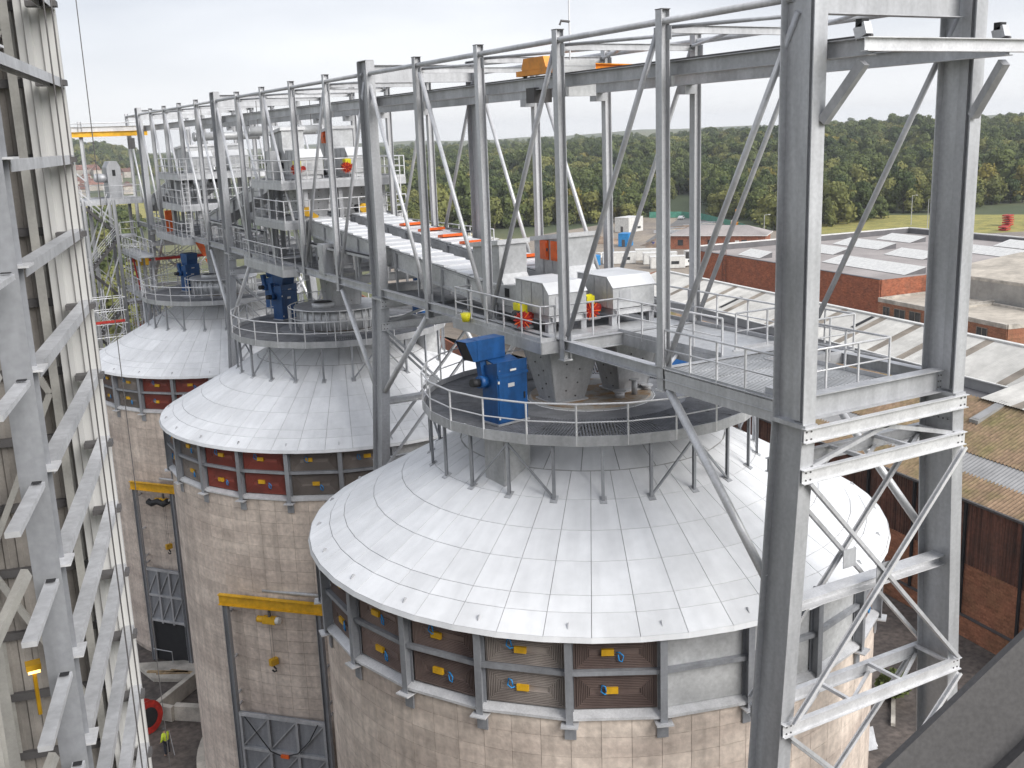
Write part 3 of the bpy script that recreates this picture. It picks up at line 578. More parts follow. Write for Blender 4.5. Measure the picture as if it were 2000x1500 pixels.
# ---------------------------------------------------------------- chutes
def chute(x, y, z0, z1, a, b, label):
    t = thing('chute', label, 'chute', (x, y, z0), 'tapered steel chutes under the conveyors')
    q = [(-1, -1), (1, -1), (1, 1), (-1, 1)]
    m = MB().add([(x+sx*w, y+sy*w*.9, z) for z, w in ((z0, b), (z1, a)) for sx, sy in q], [(i, (i+1) % 4, 4+(i+1) % 4, 4+i) for i in range(4)]+[(3, 2, 1, 0)]); put(m, 'hopper', galv2, t)
    put(MB().box((x, y, z0-.03), (2*b+.22, 1.8*b+.22, .06)), 'flange', galv, t); put(MB().box((x, y, z1+.02), (2*a+.1, 1.8*a+.1, .1)), 'top_frame', galv2, t)
    for sx in (-1, 1):
        for sy in (-1, 1): put(MB().bar((x+sx*b, y+sy*b*.9, z0), (x+sx*a, y+sy*a*.9, z1), .05, .05), 'corner_angle', galv, t)
    bl = MB()
    for face in (0, 1):
        for i in range(9):
            f = (i+.5)/9; wz = b+(a-b)*f; z = z0+(z1-z0)*f
            for o in (-.25, .28):
                c = (x+o*wz*1.2, y-wz*.9-.005, z) if face == 0 else (x-wz-.005, y+o*wz, z)
                if (i+face+(o > 0)) % 2: bl.cyl(c, .03, .02, 6, ax=(0, -1, 0) if face == 0 else (-1, 0, 0))
    kind(put(bl, 'bolt_heads', dsteel, t), 'stuff')
chute(-1.3, 12.3, 26.88, 29.0, 1.05, .56, 'left tapered steel chute standing on the round plate of the nearest silo'); chute(1.3, 12.3, 26.88, 29.0, 1.0, .56, 'right tapered steel chute standing on the round plate of the nearest silo')
chute(-1.2, 37.6, 31.75, 33.2, .9, .7, 'left grey chute between the two transfer platforms of the middle silo'); chute(1.2, 37.6, 31.75, 33.2, .9, .7, 'right grey chute between the two transfer platforms of the middle silo')
chute(.2, 37.5, 26.9, 31.2, 1.1, .8, 'long grey chute running down into the collar on the middle silo'); chute(-.35, 61.2, 26.2, 31.1, 1.0, .8, 'long grey chute running down into the collar on the farthest silo')
for i, (x, y, h, r, lab) in enumerate(((-.2, 13.6, .25, .14, 'short pipe stub at the back of the round plate'), (.35, 11.25, .2, .17, 'flanged pipe stub at the front of the round plate between chutes'), (1.0, 11.3, .5, .1, 'tall pipe stub on the rusty round plate'), (1.75, 11.6, .14, .15, 'low pipe stub right of the right chute'))):
    t = thing('pipe_stub', lab, 'pipe stub', (x, y, 26.82)); put(MB().cyl((x, y, 26.82), r, h, 14), 'pipe', galv, t, True); put(MB().cyl((x, y, 26.82+h), r+.06, .03, 14), 'flange', bright, t)
t = thing('plank_stack', 'two timber planks lying on the grating behind the chutes', 'timber', (0, 14.2, 26.74)); put(MB().box((.1, 14.6, 26.8), (1.8, .2, .07), .05), 'plank', wood, t); put(MB().box((.05, 14.25, 26.8), (1.7, .18, .07), -.04), 'plank', wood, t)
# ---------------------------------------------------------------- drive motors
def motor(x, y, z, label):
    t = thing('drive_motor', label, 'motor', (x, y, z), 'red and yellow conveyor drives')
    put(MB().cyl((x, y, z), .2, .5, 16, ax=(-.2, -1, 0)), 'motor_body', black, t, True)
    f = put(MB().cyl((x-.05, y-.5, z-.05), .25, .16, 20, ax=(-.5, -1, 0)), 'cooling_rotor', red, t)
    for k in range(14):
        a = 2*pi*k/14; c = V((x-.13, y-.66, z-.05)); u = V((.89, -.45, 0)); p = c+(u*cos(a)+UP*sin(a))*.19; put(MB().bar(p-(u*cos(a)+UP*sin(a))*.1, p+(u*cos(a)+UP*sin(a))*.12, .025, .1, (-.45, -.89, 0)), 'fin', red if k % 2 else hatch, f)
    put(MB().box((x+.08, y-.05, z+.3), (.26, .34, .24)), 'gearbox', yelsign, t); put(MB().box((x+.12, y-.22, z+.2), (.3, .12, .34)), 'gear_cover', yelsign, t); put(MB().box((x+.08, y-.05, z+.44), (.12, .2, .06)), 'filler_plate', dsteel, t)
    put(MB().cyl((x+.38, y-.2, z-.02), .14, .16, 14, ax=(-.3, -1, 0)), 'brake_drum', red, t); put(MB().box((x+.1, y-.2, z-.35), (.5, .6, .08)), 'bed_plate', galv2, t)
motor(-2.62, 12.9, 29.75, 'red and yellow drive motor on the walkway left of the left conveyor head'); motor(-.42, 12.2, 29.9, 'red and yellow drive motor between the two conveyor heads')
motor(-2.3, 36.2, 34.3, 'red and yellow motor beside the left head on the upper transfer platform'); motor(.4, 36.2, 34.3, 'red and yellow motor beside the right head on the upper transfer platform')
for x, lab in ((-1.9, 'yellow geared drive on the lower transfer platform, left of the chutes'), (1.2, 'yellow geared drive on the lower transfer platform, right of the chutes')):
    t = thing('gear_drive', lab, 'motor', (x, 36.1, 31.7)); put(MB().cyl((x, 36.1, 32.1), .25, .25, 14, ax=(0, -1, 0)), 'gear_housing', yellow, t); put(MB().bar((x+.1, 35.95, 32.05), (x+.5, 35.9, 31.75), .2, .25), 'torque_arm', yellow, t); put(MB().cyl((x-.4, 36.1, 32.1), .2, .5, 12, ax=(1, 0, 0)), 'motor_body', black, t)
# ---------------------------------------------------------------- dust filters
def dfilter(x, y, z, rz, label, hd=1, duct=1.5, fl=1):
    """blue dust filter: body with door, lid, outlet duct; local axes turned by rz, then moved"""
    t = thing('dust_filter', label, 'filter', (x, y, z), 'blue dust filters on the silo platforms'); t.rotation_euler = (0, 0, rz)
    def P(b, n, m, s=False, par=t): o = bpy.data.objects.new(n, b.mesh(n, m, s)); COL.objects.link(o); o.parent = par; return o
    P(MB().span((-.6, -.38, .06), (.6, .38, 1.62)), 'body', blue)
    P(MB().extr((-.6, 0, 0), (.6, 0, 0), [(.4, 1.62), (-.42, 1.62), (-.40, 1.83), (.4, 2.02)]), 'cap', blue)
    P(MB().frame((0, -.02, 1.955), (.5, 0, 0), (0, .34, .08), (0, 0, .02)), 'lid', blue)
    d = P(MB().span((-.56, -.41, .1), (.57, -.385, 1.55)), 'door', blue); P(MB().span((-.6, -.44, 1.55), (.61, -.4, 1.64)), 'drip_rail', blue)
    for zz in (.25, 1.4): P(MB().span((-.6, -.43, zz-.04), (-.54, -.405, zz+.04)), 'hinge', white, par=d)
    P(MB().span((-.1, -.425, 1.70), (.14, -.41, 1.76)), 'name_plate', white)
    P(MB().span((-.64, -.42, .0), (.64, .42, .06)), 'base_frame', galv)
    P(MB().cyl((-.6, .2, 1.35), .2, .28, 14, ax=(-1, 0, .1)), 'fan_scroll', blue, True); P(MB().cyl((-.86, .2, 1.36), .13, .3, 14, ax=(-1, 0, .1)), 'fan_motor', black, True)
    P(MB().bar((-.55, .32, 1.2), (-.62, .42, 2.1), .24, .24, (0, 1, 0)), 'riser', blue)
    P(MB().path([(.62, .2, .1), (.64, .2, 1.3), (.62, .1, 1.7)], .025), 'cable_conduit', black, True); P(MB().span((.6, -.1, .9), (.7, .18, 1.25)), 'control_box', plate); P(MB().span((-.2, -.425, 1.2), (.05, -.408, 1.32)), 'rating_plate', bright); P(MB().span((.42, -.44, .75), (.47, -.405, .95)), 'door_handle', black, par=d)
    if hd == 2:
        P(MB().extr((-.35, .1, 2.0), (.55, .1, 2.0), [(-.3, -.1), (.3, -.1), (.42, .35), (.42, .8), (-.42, .8), (-.42, .35)]), 'outlet_duct', blue)
    if hd == 1:
        P(MB().add([(a, b, c) for b in (.18, .72) for a, c in ((-1.05, 2.05), (.2, 2.05), (.2, 2.7), (-1.32, 2.7), (-1.32, 2.66))], [(0, 1, 6, 5), (1, 2, 7, 6), (2, 3, 8, 7), (0, 4, 3, 2, 1), (5, 6, 7, 8, 9)]), 'outlet_duct', blue)
        P(MB().add([(-1.05, .2, 2.07), (-1.05, .7, 2.07), (-1.3, .7, 2.68), (-1.3, .2, 2.68)], [(0, 1, 2, 3)]), 'duct_mesh', black)
        P(MB().span((-.9, .17, 2.04), (-.86, .73, 2.71)), 'duct_flange', blue)
    P(MB().cyl((-.5, -.3, 1.66), .06, .14, 10, ax=(0, -.4, 1)), 'valve', cream, True)
    if duct: P(MB().span((-.95, -1.0, -duct), (.12, -.05, -.17)), 'roof_duct', galv2); P(MB().span((-.90, -1.012, -duct+.1), (.07, -1.0, -.22)), 'duct_cover', plate)
    return t
dfilter(-4.08, 11.2, 26.74, R(10), 'blue dust filter with outlet duct, at the front of the nearest silo platform', 1, 1.85)
dfilter(4.0, 12.9, 26.74, R(185), 'blue dust filter mostly hidden behind the right chute', 0, 1.6)
dfilter(-1.75, 41.6, 25.74, R(25), 'blue dust filter standing nearest the collar of the middle silo', 2, 1.0); dfilter(-.9, 46.0, 25.74, R(25), 'blue dust filter behind another one at the back of the middle silo platform', 2, 0)
dfilter(4.3, 35.6, 25.74, R(15), 'blue dust filter on the right side of the middle silo platform', 2, 1.8)
dfilter(-2.2, 63.6, 25.02, R(20), 'tall blue dust filter on the farthest silo platform', 2, 1.0)
t = thing('hanging_bucket', 'bright yellow plastic bucket hanging on the corner of the walkway', 'bucket', (-3.3, 15.3, 29.1)); put(MB().cyl((-3.36, 15.2, 29.32), .13, .3, 16, .18), 'bucket', yelsign, t, True); put(MB().path([(-3.52, 15.2, 29.6), (-3.44, 15.2, 29.76), (-3.28, 15.2, 29.76), (-3.2, 15.2, 29.6)], .012, 5), 'handle', dsteel, t)

# ---------------------------------------------------------------- service steel further along the gantry
def ladder(x, y, z0, z1, label):
    t = thing('ladder', label, 'ladder', (x, y, z0), 'ladders along the gantry')
    for o in (-.22, .22): put(MB().bar((x+o, y, z0), (x+o, y, z1), .05, .05, (1, 0, 0)), 'ladder_rail', bright, t)
    for k in range(int((z1-z0)/.3)): put(MB().tube((x-.22, y, z0+.3*k+.15), (x+.22, y, z0+.3*k+.15), .018, 5), 'rung', bright, t)
ladder(-2.9, 41.3, 29.3, 34.7, 'upright ladder at the back left of the transfer platforms of the middle silo'); ladder(2.9, 35.3, 29.3, 34.7, 'upright ladder at the right of the transfer platforms of the middle silo'); ladder(-2.9, 59.0, 29.3, 34.7, 'upright ladder on the transfer platforms of the farthest silo')
for x, y0, y1, z, lab in ((-2.25, 26, 36, 30.5, 'cable tray along the left of the middle span, before the middle silo'), (-2.25, 43, 58, 30.6, 'cable tray along the left of the gantry between middle and farthest silo'), (2.3, 26, 58, 31.3, 'long cable tray along the right of the gantry')):
    t = thing('cable_tray', lab, 'cable tray', (x, (y0+y1)/2, z)); put(MB().span((x-.2, y0, z), (x+.2, y1, z+.03)), 'tray', galv2, t)
    for o in (-.2, .2): put(MB().span((x+o-.01, y0, z), (x+o+.01, y1, z+.1)), 'tray_side', galv, t)
    for o in (-.1, 0, .1): put(MB().tube((x+o, y0, z+.06), (x+o, y1, z+.06), .03, 5), 'cable', black, t)
    k = int((y1-y0)/2.5)
    for i in range(k+1): put(MB().bar((x, y0+.05+(y1-y0-.1)*i/k, 29.2), (x, y0+.05+(y1-y0-.1)*i/k, z), .06, .06, (1, 0, 0)), 'tray_post', galv, t)
t = thing('walkway', 'narrow raised walkway with guard rail along the right of the right conveyor', 'walkway', (2.6, 30, 30.4)); deck(t, [(2.05, 24.6, 3.0, 35.3)], 30.4); railing(t, [(2.95, 24.7, 30.4), (2.95, 35.2, 30.4)], step=1.2)
t = thing('walkway', 'inner walkway with guard rails between the middle and the farthest silo', 'walkway', (0, 51, 29.2)); deck(t, [(-2.3, 44, 2.3, 56)], 29.16, m=deckpl); railing(t, [(-2.35, 44, 29.2), (-2.35, 49.2, 29.2)]); railing(t, [(-2.35, 50.8, 29.2), (-2.35, 58, 29.2)]); railing(t, [(2.35, 44, 29.2), (2.35, 58, 29.2)])
t = thing('walkway', 'far end walkway with guard rails beyond the farthest silo', 'walkway', (0, 72, 29.2)); deck(t, [(-2.3, 68.9, 2.3, 80)], 29.16, m=deckpl); railing(t, [(-2.35, 69, 29.2), (-2.35, 74.2, 29.2)]); railing(t, [(2.35, 69, 29.2), (2.35, 80, 29.2)])
conveyor(-1.3, 1.2, 66.4, 79.5, 33.6, 31.0, 'far sloping conveyor beyond the farthest silo, left of its twin'); conveyor(1.2, 1.2, 66.4, 79.5, 33.6, 31.0, 'far sloping conveyor beyond the farthest silo, right of its twin')
for x, y, z, lab in ((-2.4, 39.6, 33.7, 'grey switch cabinet on the upper transfer platform'), (2.6, 37.2, 31.7, 'grey switch cabinet on the lower transfer platform'), (-2.6, 62.4, 31.6, 'grey switch cabinet on the lower platform of the farthest silo'), (-2.4, 32.2, 29.25, 'grey switch cabinet low on the middle span')):
    t = thing('switch_cabinet', lab, 'cabinet', (x, y, z)); put(MB().box((x, y, z+.75), (.5, .8, 1.5)), 'casing', galv2, t); put(MB().box((x-.26, y, z+.75), (.02, .7, 1.35)), 'cabinet_door', plate, t); put(MB().box((x-.28, y+.25, z+.8), (.03, .04, .14)), 'door_handle', black, t)
for y, z, lab in ((44.5, 36.3, 'round duct hung across the gantry behind the middle silo'), (57.8, 36.2, 'round duct hung across the gantry before the farthest silo')):
    t = thing('service_duct', lab, 'duct', (0, y, z)); put(MB().tube((-2.3, y, z), (2.3, y, z), .28, 14), 'duct', plate, t, True)
    for x in (-2.2, -.8, .8, 2.2): put(MB().cyl((x-.03, y, z), .32, .06, 16, ax=(1, 0, 0)), 'duct_flange', galv, t)
    for x in (-1.6, 1.6): put(MB().tube((x, y, z), (x, y, 38.0), .02, 5), 'hanger', dsteel, t)
# ---------------------------------------------------------------- half clad building on the left
C0 = V((-16.922, 4.368, 0)); EA = V((sin(R(13.9)), cos(R(13.9)), 0)); EN = V((EA.y, -EA.x, 0))
def LP(s, t, z): return C0+EA*s+EN*t+UP*z
t = thing('clad_building', 'tall half clad building on the left with open galvanised sheeting rails', 'building', C0)
ZH = 46
def ribsheet(p, q, w, m, name, depth=.05, pitch=.2, par=t):
    """vertical trapezoidal sheet from p to q (plan), standing from z=0 to ZH"""
    d = (q-p); Ln = d.length; d.normalize(); nn = V((d.y, -d.x, 0)); pr = []; k = max(1, round(Ln/pitch)); h = Ln/k
    for i in range(k):
        x = i*h; pr += [(x, 0), (x+h*.45, 0), (x+h*.55, depth), (x+h*.9, depth)]
    pr += [(Ln, 0)]; vs = [p+d*x+nn*y+UP*z for z in (0, ZH) for x, y in pr]; k = len(pr)
    b = MB().add(vs, [(i, i+1, k+i+1, k+i) for i in range(k-1)]); return put(b, name, m, par)
ribsheet(LP(0, -.60, 0), LP(0, -.05, 0), .5, cladw, 'cladding_sheet', .06, .275)
put(MB().prism([tuple(LP(a, b, 0)[:2]) for a, b in ((-.03, -.07), (-.03, .10), (.12, .10), (.12, -.07))], 0, ZH), 'corner_trim', cladw, t)
for i in range(7): ribsheet(LP(.45, -.62-1.0*(i+1), 0), LP(.45, -.62-1.0*i, 0), 1, cladd, 'inner_sheet', .04, .25)
for i in range(14): ribsheet(LP(-13.5+i, -7.6, 0), LP(-12.5+i, -7.6, 0), 1, cladd, 'inner_sheet', .04, .25)
put(MB().ibeam(LP(.2, -.78, 0), LP(.2, -.78, ZH), .3, .16, .015, .012, EA), 'inner_column', cream, t)
put(MB().ibeam(LP(.2, -2.6, 0), LP(.2, -2.6, ZH), .3, .3, .015, .012, EA), 'inner_column', cream, t)
for i, z in enumerate([14.6+1.37*k for k in range(19)]):
    put(MB().bar(LP(.36, -.64, z+.35), LP(.36, -7.5, z+.35), .12, .16), 'inner_rail', dsteel, t)
for i in range(8):
    z = 14+3.4*i; a, b = (-.9, -2.5) if i % 2 else (-2.5, -.9)
    put(MB().bar(LP(.1, a, z), LP(.1, b, z+3.4), .12, .09, EA), 'inner_brace', cream, t)
zr = [32.80+1.37*i for i in range(-13, 8)]
put(MB().ibeam(LP(-6.95, -.08, 0), LP(-6.95, -.08, ZH), .40, .36, .018, .012, EA), 'column', frames, t)
put(MB().ibeam(LP(-13.6, -.08, 0), LP(-13.6, -.08, ZH), .40, .36, .018, .012, EA), 'column', frames, t)
for z in zr:
    put(MB().chan(LP(-6.6, .0, z), LP(-.03, .0, z), .21, .16, .012, EN), 'sheeting_rail', galv, t)
    put(MB().frame(LP(-6.85, .12, z+.02), EA*.22, EN*.1, UP*.015), 'cleat', bright, t)
    put(MB().frame(LP(-8.35, .02, z-.06), EA*.95, EN*.085, UP*.035), 'sheeting_rail', galv, t); put(MB().frame(LP(-7.5, .02, z+.003), EA*.05, EN*.06, UP*.004), 'bolt_slot', dark, t)
    put(MB().frame(LP(-.3, -.08, z-.08), EA*.14, EN*.26, UP*.05), 'rail_end_shade', dsteel, t)  # dark bars stand for the shadow under each rail end
for i in range(8):
    ribsheet(LP(-12.6+i*.75, -1.7, 0), LP(-11.85+i*.75, -1.7, 0), 1, cladd, 'partition_sheet', .03, .25)
put(MB().ibeam(LP(-8.4, -.75, 0), LP(-8.4, -.75, ZH), .25, .22, .015, .012, EA), 'inner_column', cream, t)
for i in range(9): put(MB().bar(LP(-8.4, -.7, 13+2.74*i), LP(-7.3, -.3, 13.7+2.74*i), .1, .16), 'inner_bracket', cream, t)
for i in range(6): put(MB().bar(LP(-9.9, -.9, 15+3.1*i), LP(-9.0, -.9, 16.5+3.1*i), .07, .08), 'inner_brace', cream, t)
t = thing('bulkhead_lamp', 'lit yellow lamp inside the half clad building, low on the left', 'lamp', LP(-8.2, -.5, 29.3))
def on_ray(u, v, D):
    d = _f+_r2*((u-1000)/2067.15)-_u2*((v-750)/2067.15); return CAMP+d*(D/V((d.x, d.y)).length)
lp = on_ray(66, 1308, 15.5)
b = MB(); b.box(lp, (.16, .16, .05)); put(b, 'diffuser', glow, t); b = MB(); b.box(lp+UP*.07, (.2, .2, .08)); put(b, 'housing', yellow, t); put(MB().tube(lp-UP*.02, lp-UP*.7, .03), 'conduit', yellow, t)
for i, (az, D, lab) in enumerate(((8.18, 30, 'long thin hoist rope hanging down in front of the farthest silo'), (6.72, 17.5, 'thin rope hanging in front of the sheeting rails, left of a pair'), (7.05, 17.5, 'thin rope hanging in front of the sheeting rails, right of a pair'))):
    a = R(az); x, y = CAMP.x+sin(a)*D, CAMP.y+cos(a)*D
    tag(put(MB().path([(x+(.05 if z > 30 else 0), y, z) for z in (1.5 if i == 0 else 14, 20, 30, 60)], .013, 6), 'hoist_rope', dsteel, None, True), lab, 'rope', 'ropes hanging beside the building')
# ---------------------------------------------------------------- dark beam close to the camera
p1, p2, p3 = (CAMP+(_f+_r2*((u-1000)/2067.15)-_u2*((v-750)/2067.15))*2.6 for u, v in ((1690, 1500), (2000, 1205), (1880, 1500)))
d = (p2-p1).normalized(); e = p3-p1; e = (e-e.dot(d)*d).normalized(); aw = d.cross(e); aw = aw if aw.dot(_f) > 0 else -aw
t = thing('raking_beam', 'dark steel beam close by, crossing the bottom right corner', 'beam', p1)
put(MB().frame(p1+d*.2+e*.125+aw*.015, d*2.6, e*.09, aw*.015), 'web', dsteel, t)
put(MB().frame(p1+d*.2+e*.235+aw*.10, d*2.6, e*.02, aw*.14), 'lower_flange', dsteel, t)
put(MB().frame(p1+d*.2+e*.40+aw*.16, d*2.6, e*.14, aw*.05), 'stringer', dsteel, t)
# ---------------------------------------------------------------- hoist frames at the silo doors
def hoistframe(A, B, c, zt, zd0, zd1, label):
    A, B, c = V((*A, 0)), V((*B, 0)), V((*c, 0)); d = (B-A).normalized(); nn = V((d.y, -d.x, 0)); nn = nn if nn.dot(A-c) > 0 else -nn
    t = thing('lifting_gantry', label, 'hoist frame', A)
    for P in (A, B):
        put(MB().ibeam(P, P+UP*(zt-.3), .26, .26, .02, .014, d), 'post', frames, t)
        for z in (zt-.8, zt-3.3, zt-5.3, zd1+.2): put(MB().tube(P+UP*z, P-nn*.75+UP*(z+.05), .07, 8), 'wall_stay', galv, t, True)
    put(MB().ibeam(A-d*.35+UP*zt, B+d*.35+UP*zt, .55, .26, .03, .02), 'lifting_beam', yellow, t)
    put(MB().tube(A+d*2.0-nn*.3+UP*(zt+.55), B+d*.3-nn*.3+UP*(zt+.55), .1, 8), 'conduit', galv, t, True)
    Ln = (B-A).length
    dr = put(MB().frame(A+d*Ln/2-nn*.1+UP*(zd0+zd1)/2, d*(Ln/2-.15), nn*.03, UP*(zd1-zd0)/2), 'lift_door', frames, t)
    for z in (zd1-.1, zd1-2.0, zd1-3.9, zd1-5.8):
        if z > zd0: put(MB().bar(A+d*.15+nn*.02+UP*z, B-d*.15+nn*.02+UP*z, .16, .16), 'door_rail', galv, t)
    for f in (.04, .35, .66, .96): put(MB().bar(A+d*Ln*f+nn*.01+UP*zd0, A+d*Ln*f+nn*.01+UP*zd1, .14, .14, d), 'door_stile', galv2, t)
    for a, b_ in ((.05, .34), (.36, .65), (.67, .95)):
        for z in (zd1-1.95, zd1-3.85): put(MB().bar(A+d*Ln*a+UP*(z+.1)+nn*.0, A+d*Ln*b_+UP*(z+1.75)+nn*.0, .06, .08, nn), 'door_brace', galv2, t)
    return t, A, d, nn, Ln
t, A, d, nn, Ln = hoistframe((-8.87, 32.46), (-5.29, 28.78), (0, 37.5), 13.6, .1, 7.45, 'steel hoist frame with yellow beam and lifting door on the middle silo')
put(MB().path([A+d*Ln*f+nn*.16+UP*z for f, z in ((.9, 7.35), (.8, 6.4), (.66, 5.6), (.5, 5.3), (.36, 5.5), (.1, 7.3))], .03), 'door_sling', black, t)
put(MB().box(A+d*Ln*.52+nn*.2+UP*5.35, (.45, .12, .16), math.atan2(d.y, d.x)), 'sling_tag', hatch, t)
def hoist(P, z, zh, d, label):
    t = thing('chain_hoist', label, 'hoist', P+UP*z)
    put(MB().bar(P+UP*z-d*.35, P+UP*z+d*.35, .3, .34), 'hoist_body', yellow, t); put(MB().cyl(P+UP*z-d*.35, .17, .32, 14, ax=-d), 'motor', yellow, t, True); put(MB().cyl(P+UP*z-d*.66, .12, .05, 14, ax=-d), 'fan_cover', black, t); put(MB().cyl(P+UP*z+d*.35, .18, .2, 14, ax=d), 'gear_cover', white, t, True)
    put(MB().bar(P+UP*(z+.15), P+UP*(z+.5), .12, .1, d), 'trolley', dsteel, t)
    for o in (-.07, .07): put(MB().tube(P+d*o+UP*(zh+.1), P+d*o+UP*(z-.1), .008, 5), 'chain', dsteel, t)
    b = put(MB().box(P+UP*zh, (.42, .24, .34), .3), 'hook_block', yellow, t); put(MB().path([P+UP*(zh+dz)+d*dx for dx, dz in ((0, -.15), (0, -.3), (.1, -.38), (.1, -.5), (-.02, -.55), (-.12, -.47))], .045), 'hook', black, b)
hoist(A+d*Ln*.47, 12.75, 10.5, d, 'yellow chain hoist with hook, hanging from the beam on the middle silo')
t, A, d, nn, Ln = hoistframe((-9.12, 55.88), (-7.12, 53.42), (-.35, 61.2), 13.1, 3.0, 7.1, 'steel hoist frame with raised lifting door on the farthest silo')
hoist(A+d*Ln*.75, 12.2, 8.9, d, 'yellow chain hoist with hook, hanging from the beam on the farthest silo')
t2 = thing('black_tarpaulin', 'folded black tarpaulin hung under the yellow beam of the farthest silo', 'tarpaulin', A+d*2+UP*12)
put(MB().path([A+d*f+nn*.2+UP*z for f, z in ((1.2, 12.15), (1.5, 12.0), (2.0, 12.2), (2.5, 12.05), (2.9, 12.3))], .22, 8), 'folded_sheet', black, t2, True)
t2 = thing('doorway', 'dark open doorway at the foot of the farthest silo, under the raised door', 'doorway', A+d*Ln/2)
put(MB().frame(A+d*Ln/2-nn*.35+UP*1.5, d*(Ln/2-.1), nn*.2, UP*1.5), 'opening', dark, t2); put(MB().path([A+d*.3+nn*.4+UP*z if i < 1 else A+d*1.9+nn*.4+UP*z for i, z in enumerate((1.1, 1.1, .1))], .03), 'barrier_rail', galv, t2)
for i, (x, y, l, rz, lab) in enumerate(((-9.0, 53.0, 2.6, -.6, 'longest plank lying on the slab by the doorway'), (-8.6, 52.6, 2.2, -.5, 'second plank lying on the slab by the doorway'), (-8.0, 52.4, 1.8, -.8, 'short plank lying near the doorway, right of two others'))):
    tag(put(MB().box((x, y, .32), (l, .25, .08), rz), 'plank', wood), lab, 'plank', 'planks by the doorway')
tag(put(MB().prism([(-10.6, 55.6), (-9.9, 52.6), (-7.2, 50.8), (-6.4, 53.6)], .0, .27), 'door_slab', lconc), 'pale concrete slab in front of the dark doorway', 'slab')
t = thing('footing_wall', 'L shaped pale concrete footing wall behind the man', 'wall', (-9.5, 48.5, 0)); put(MB().bar((-10.6, 47.6, .55), (-7.2, 50.6, .55), .35, 1.1), 'wall_leg', lconc, t); put(MB().bar((-10.5, 47.4, .55), (-9.8, 46.6, .55), .35, 1.0), 'wall_leg', lconc, t)
t = thing('footing_wall', 'short pale concrete footing wall against the middle silo', 'wall', (-8.6, 46.5, 0)); put(MB().bar((-9.6, 46.9, .5), (-7.2, 45.0, .5), .5, 1.0), 'wall_leg', lconc, t)
tag(put(MB().cyl((0, 37.5, 0), 10.15, .9, 72), 'footing_ring', lconc), 'pale round concrete footing at the foot of the middle silo', 'footing')
t = thing('cable_drum', 'red cable drum standing on the soil left of the man', 'drum', (-11.5, 46.3, 0))
ax = V((.5, -.86, .1)).normalized()
for o in (-.35, .3): put(MB().cyl(V((-11.5, 46.3, 1.05))+ax*o, 1.05, .06, 28, ax=ax), 'flange', red, t)
put(MB().cyl(V((-11.5, 46.3, 1.05))-ax*.35, .7, .65, 24, ax=ax), 'barrel', black, t, True); put(MB().cyl(V((-11.5, 46.3, 1.05))+ax*.36, .62, .03, 24, ax=ax), 'cheek', dark, t)
# ---------------------------------------------------------------- the man
def skinfig(name, verts, edges, radii, m, par=None, sub=1):
    me = bpy.data.meshes.new(name); me.from_pydata(verts, edges, []); me.materials.append(m)
    o = bpy.data.objects.new(name, me); COL.objects.link(o); o.parent = par
    mo = o.modifiers.new('skin', 'SKIN'); mo.use_smooth_shade = True
    for i, r in enumerate(radii): d_ = me.skin_vertices[0].data[i]; d_.radius = r if isinstance(r, tuple) else (r, r); d_.use_root = i == 0
    s_ = o.modifiers.new('sub', 'SUBSURF'); s_.levels = sub; s_.render_levels = sub
    return o
skinm = mat('skin', (.45, .27, .19), .6, 0, .08, 5)
trm = mat('dark_trousers', (.03, .033, .045), .85, 0, .2, 5)
px, py = -10.95, 42.9
man = thing('person', 'man in yellow hi-vis jacket and dark helmet standing on the soil', 'person', (px, py, 0)); man.rotation_euler = (0, 0, .5)
J = dict(pel=(0, 0, .95), che=(0, .03, 1.32), nec=(0, .04, 1.5), hea=(0, .07, 1.63), top=(0, .07, 1.74), ls=(-.19, .03, 1.43), rs=(.19, .03, 1.43), le=(-.27, .02, 1.15), re=(.26, .1, 1.16), lw=(-.25, .18, .93), rw=(.16, .32, 1.08), lh=(-.1, 0, .9), rh=(.1, 0, .9), lk=(-.13, .03, .5), rk=(.13, .06, .5), la=(-.14, -.03, .09), ra=(.15, .02, .09), lt=(-.15, .14, .04), rt=(.17, .18, .04), lp=(-.24, .24, .86), rp=(.13, .38, 1.06))
ks = list(J); E_ = [('pel', 'che'), ('che', 'nec'), ('nec', 'hea'), ('hea', 'top'), ('che', 'ls'), ('che', 'rs'), ('ls', 'le'), ('rs', 're'), ('le', 'lw'), ('re', 'rw'), ('lw', 'lp'), ('rw', 'rp'), ('pel', 'lh'), ('pel', 'rh'), ('lh', 'lk'), ('rh', 'rk'), ('lk', 'la'), ('rk', 'ra'), ('la', 'lt'), ('ra', 'rt')]
rad = dict(pel=.13, che=.14, nec=.06, hea=.095, top=.06, ls=.07, rs=.07, le=.045, re=.045, lw=.032, rw=.032, lh=.09, rh=.09, lk=.06, rk=.06, la=.045, ra=.045, lt=.04, rt=.04, lp=.035, rp=.035)
skinfig('body', [J[k] for k in ks], [(ks.index(a), ks.index(b)) for a, b in E_], [rad[k] for k in ks], skinm, man)
for hnd, s in (('lp', -1), ('rp', 1)):
    x, y, z = J[hnd]
    vv = [(x, y, z)]; ee = []
    for i, (dx, dy, dz) in enumerate(((-.025, .09, -.03), (-.008, .10, -.03), (.01, .095, -.035), (.026, .08, -.04), (.045*s*-1, .04, .03))): vv.append((x+dx, y+dy, z+dz)); ee.append((0, i+1))
    skinfig('hand', vv, ee, [.02]+[.009]*5, skinm, man, 1)
kk = ['pel', 'che', 'nec', 'ls', 'rs', 'le', 're', 'lw', 'rw']; skinfig('jacket', [J[k] for k in kk], [(0, 1), (1, 2), (1, 3), (1, 4), (3, 5), (4, 6), (5, 7), (6, 8)], [.185, .18, .09, .095, .095, .07, .07, .055, .055], hivis, man)
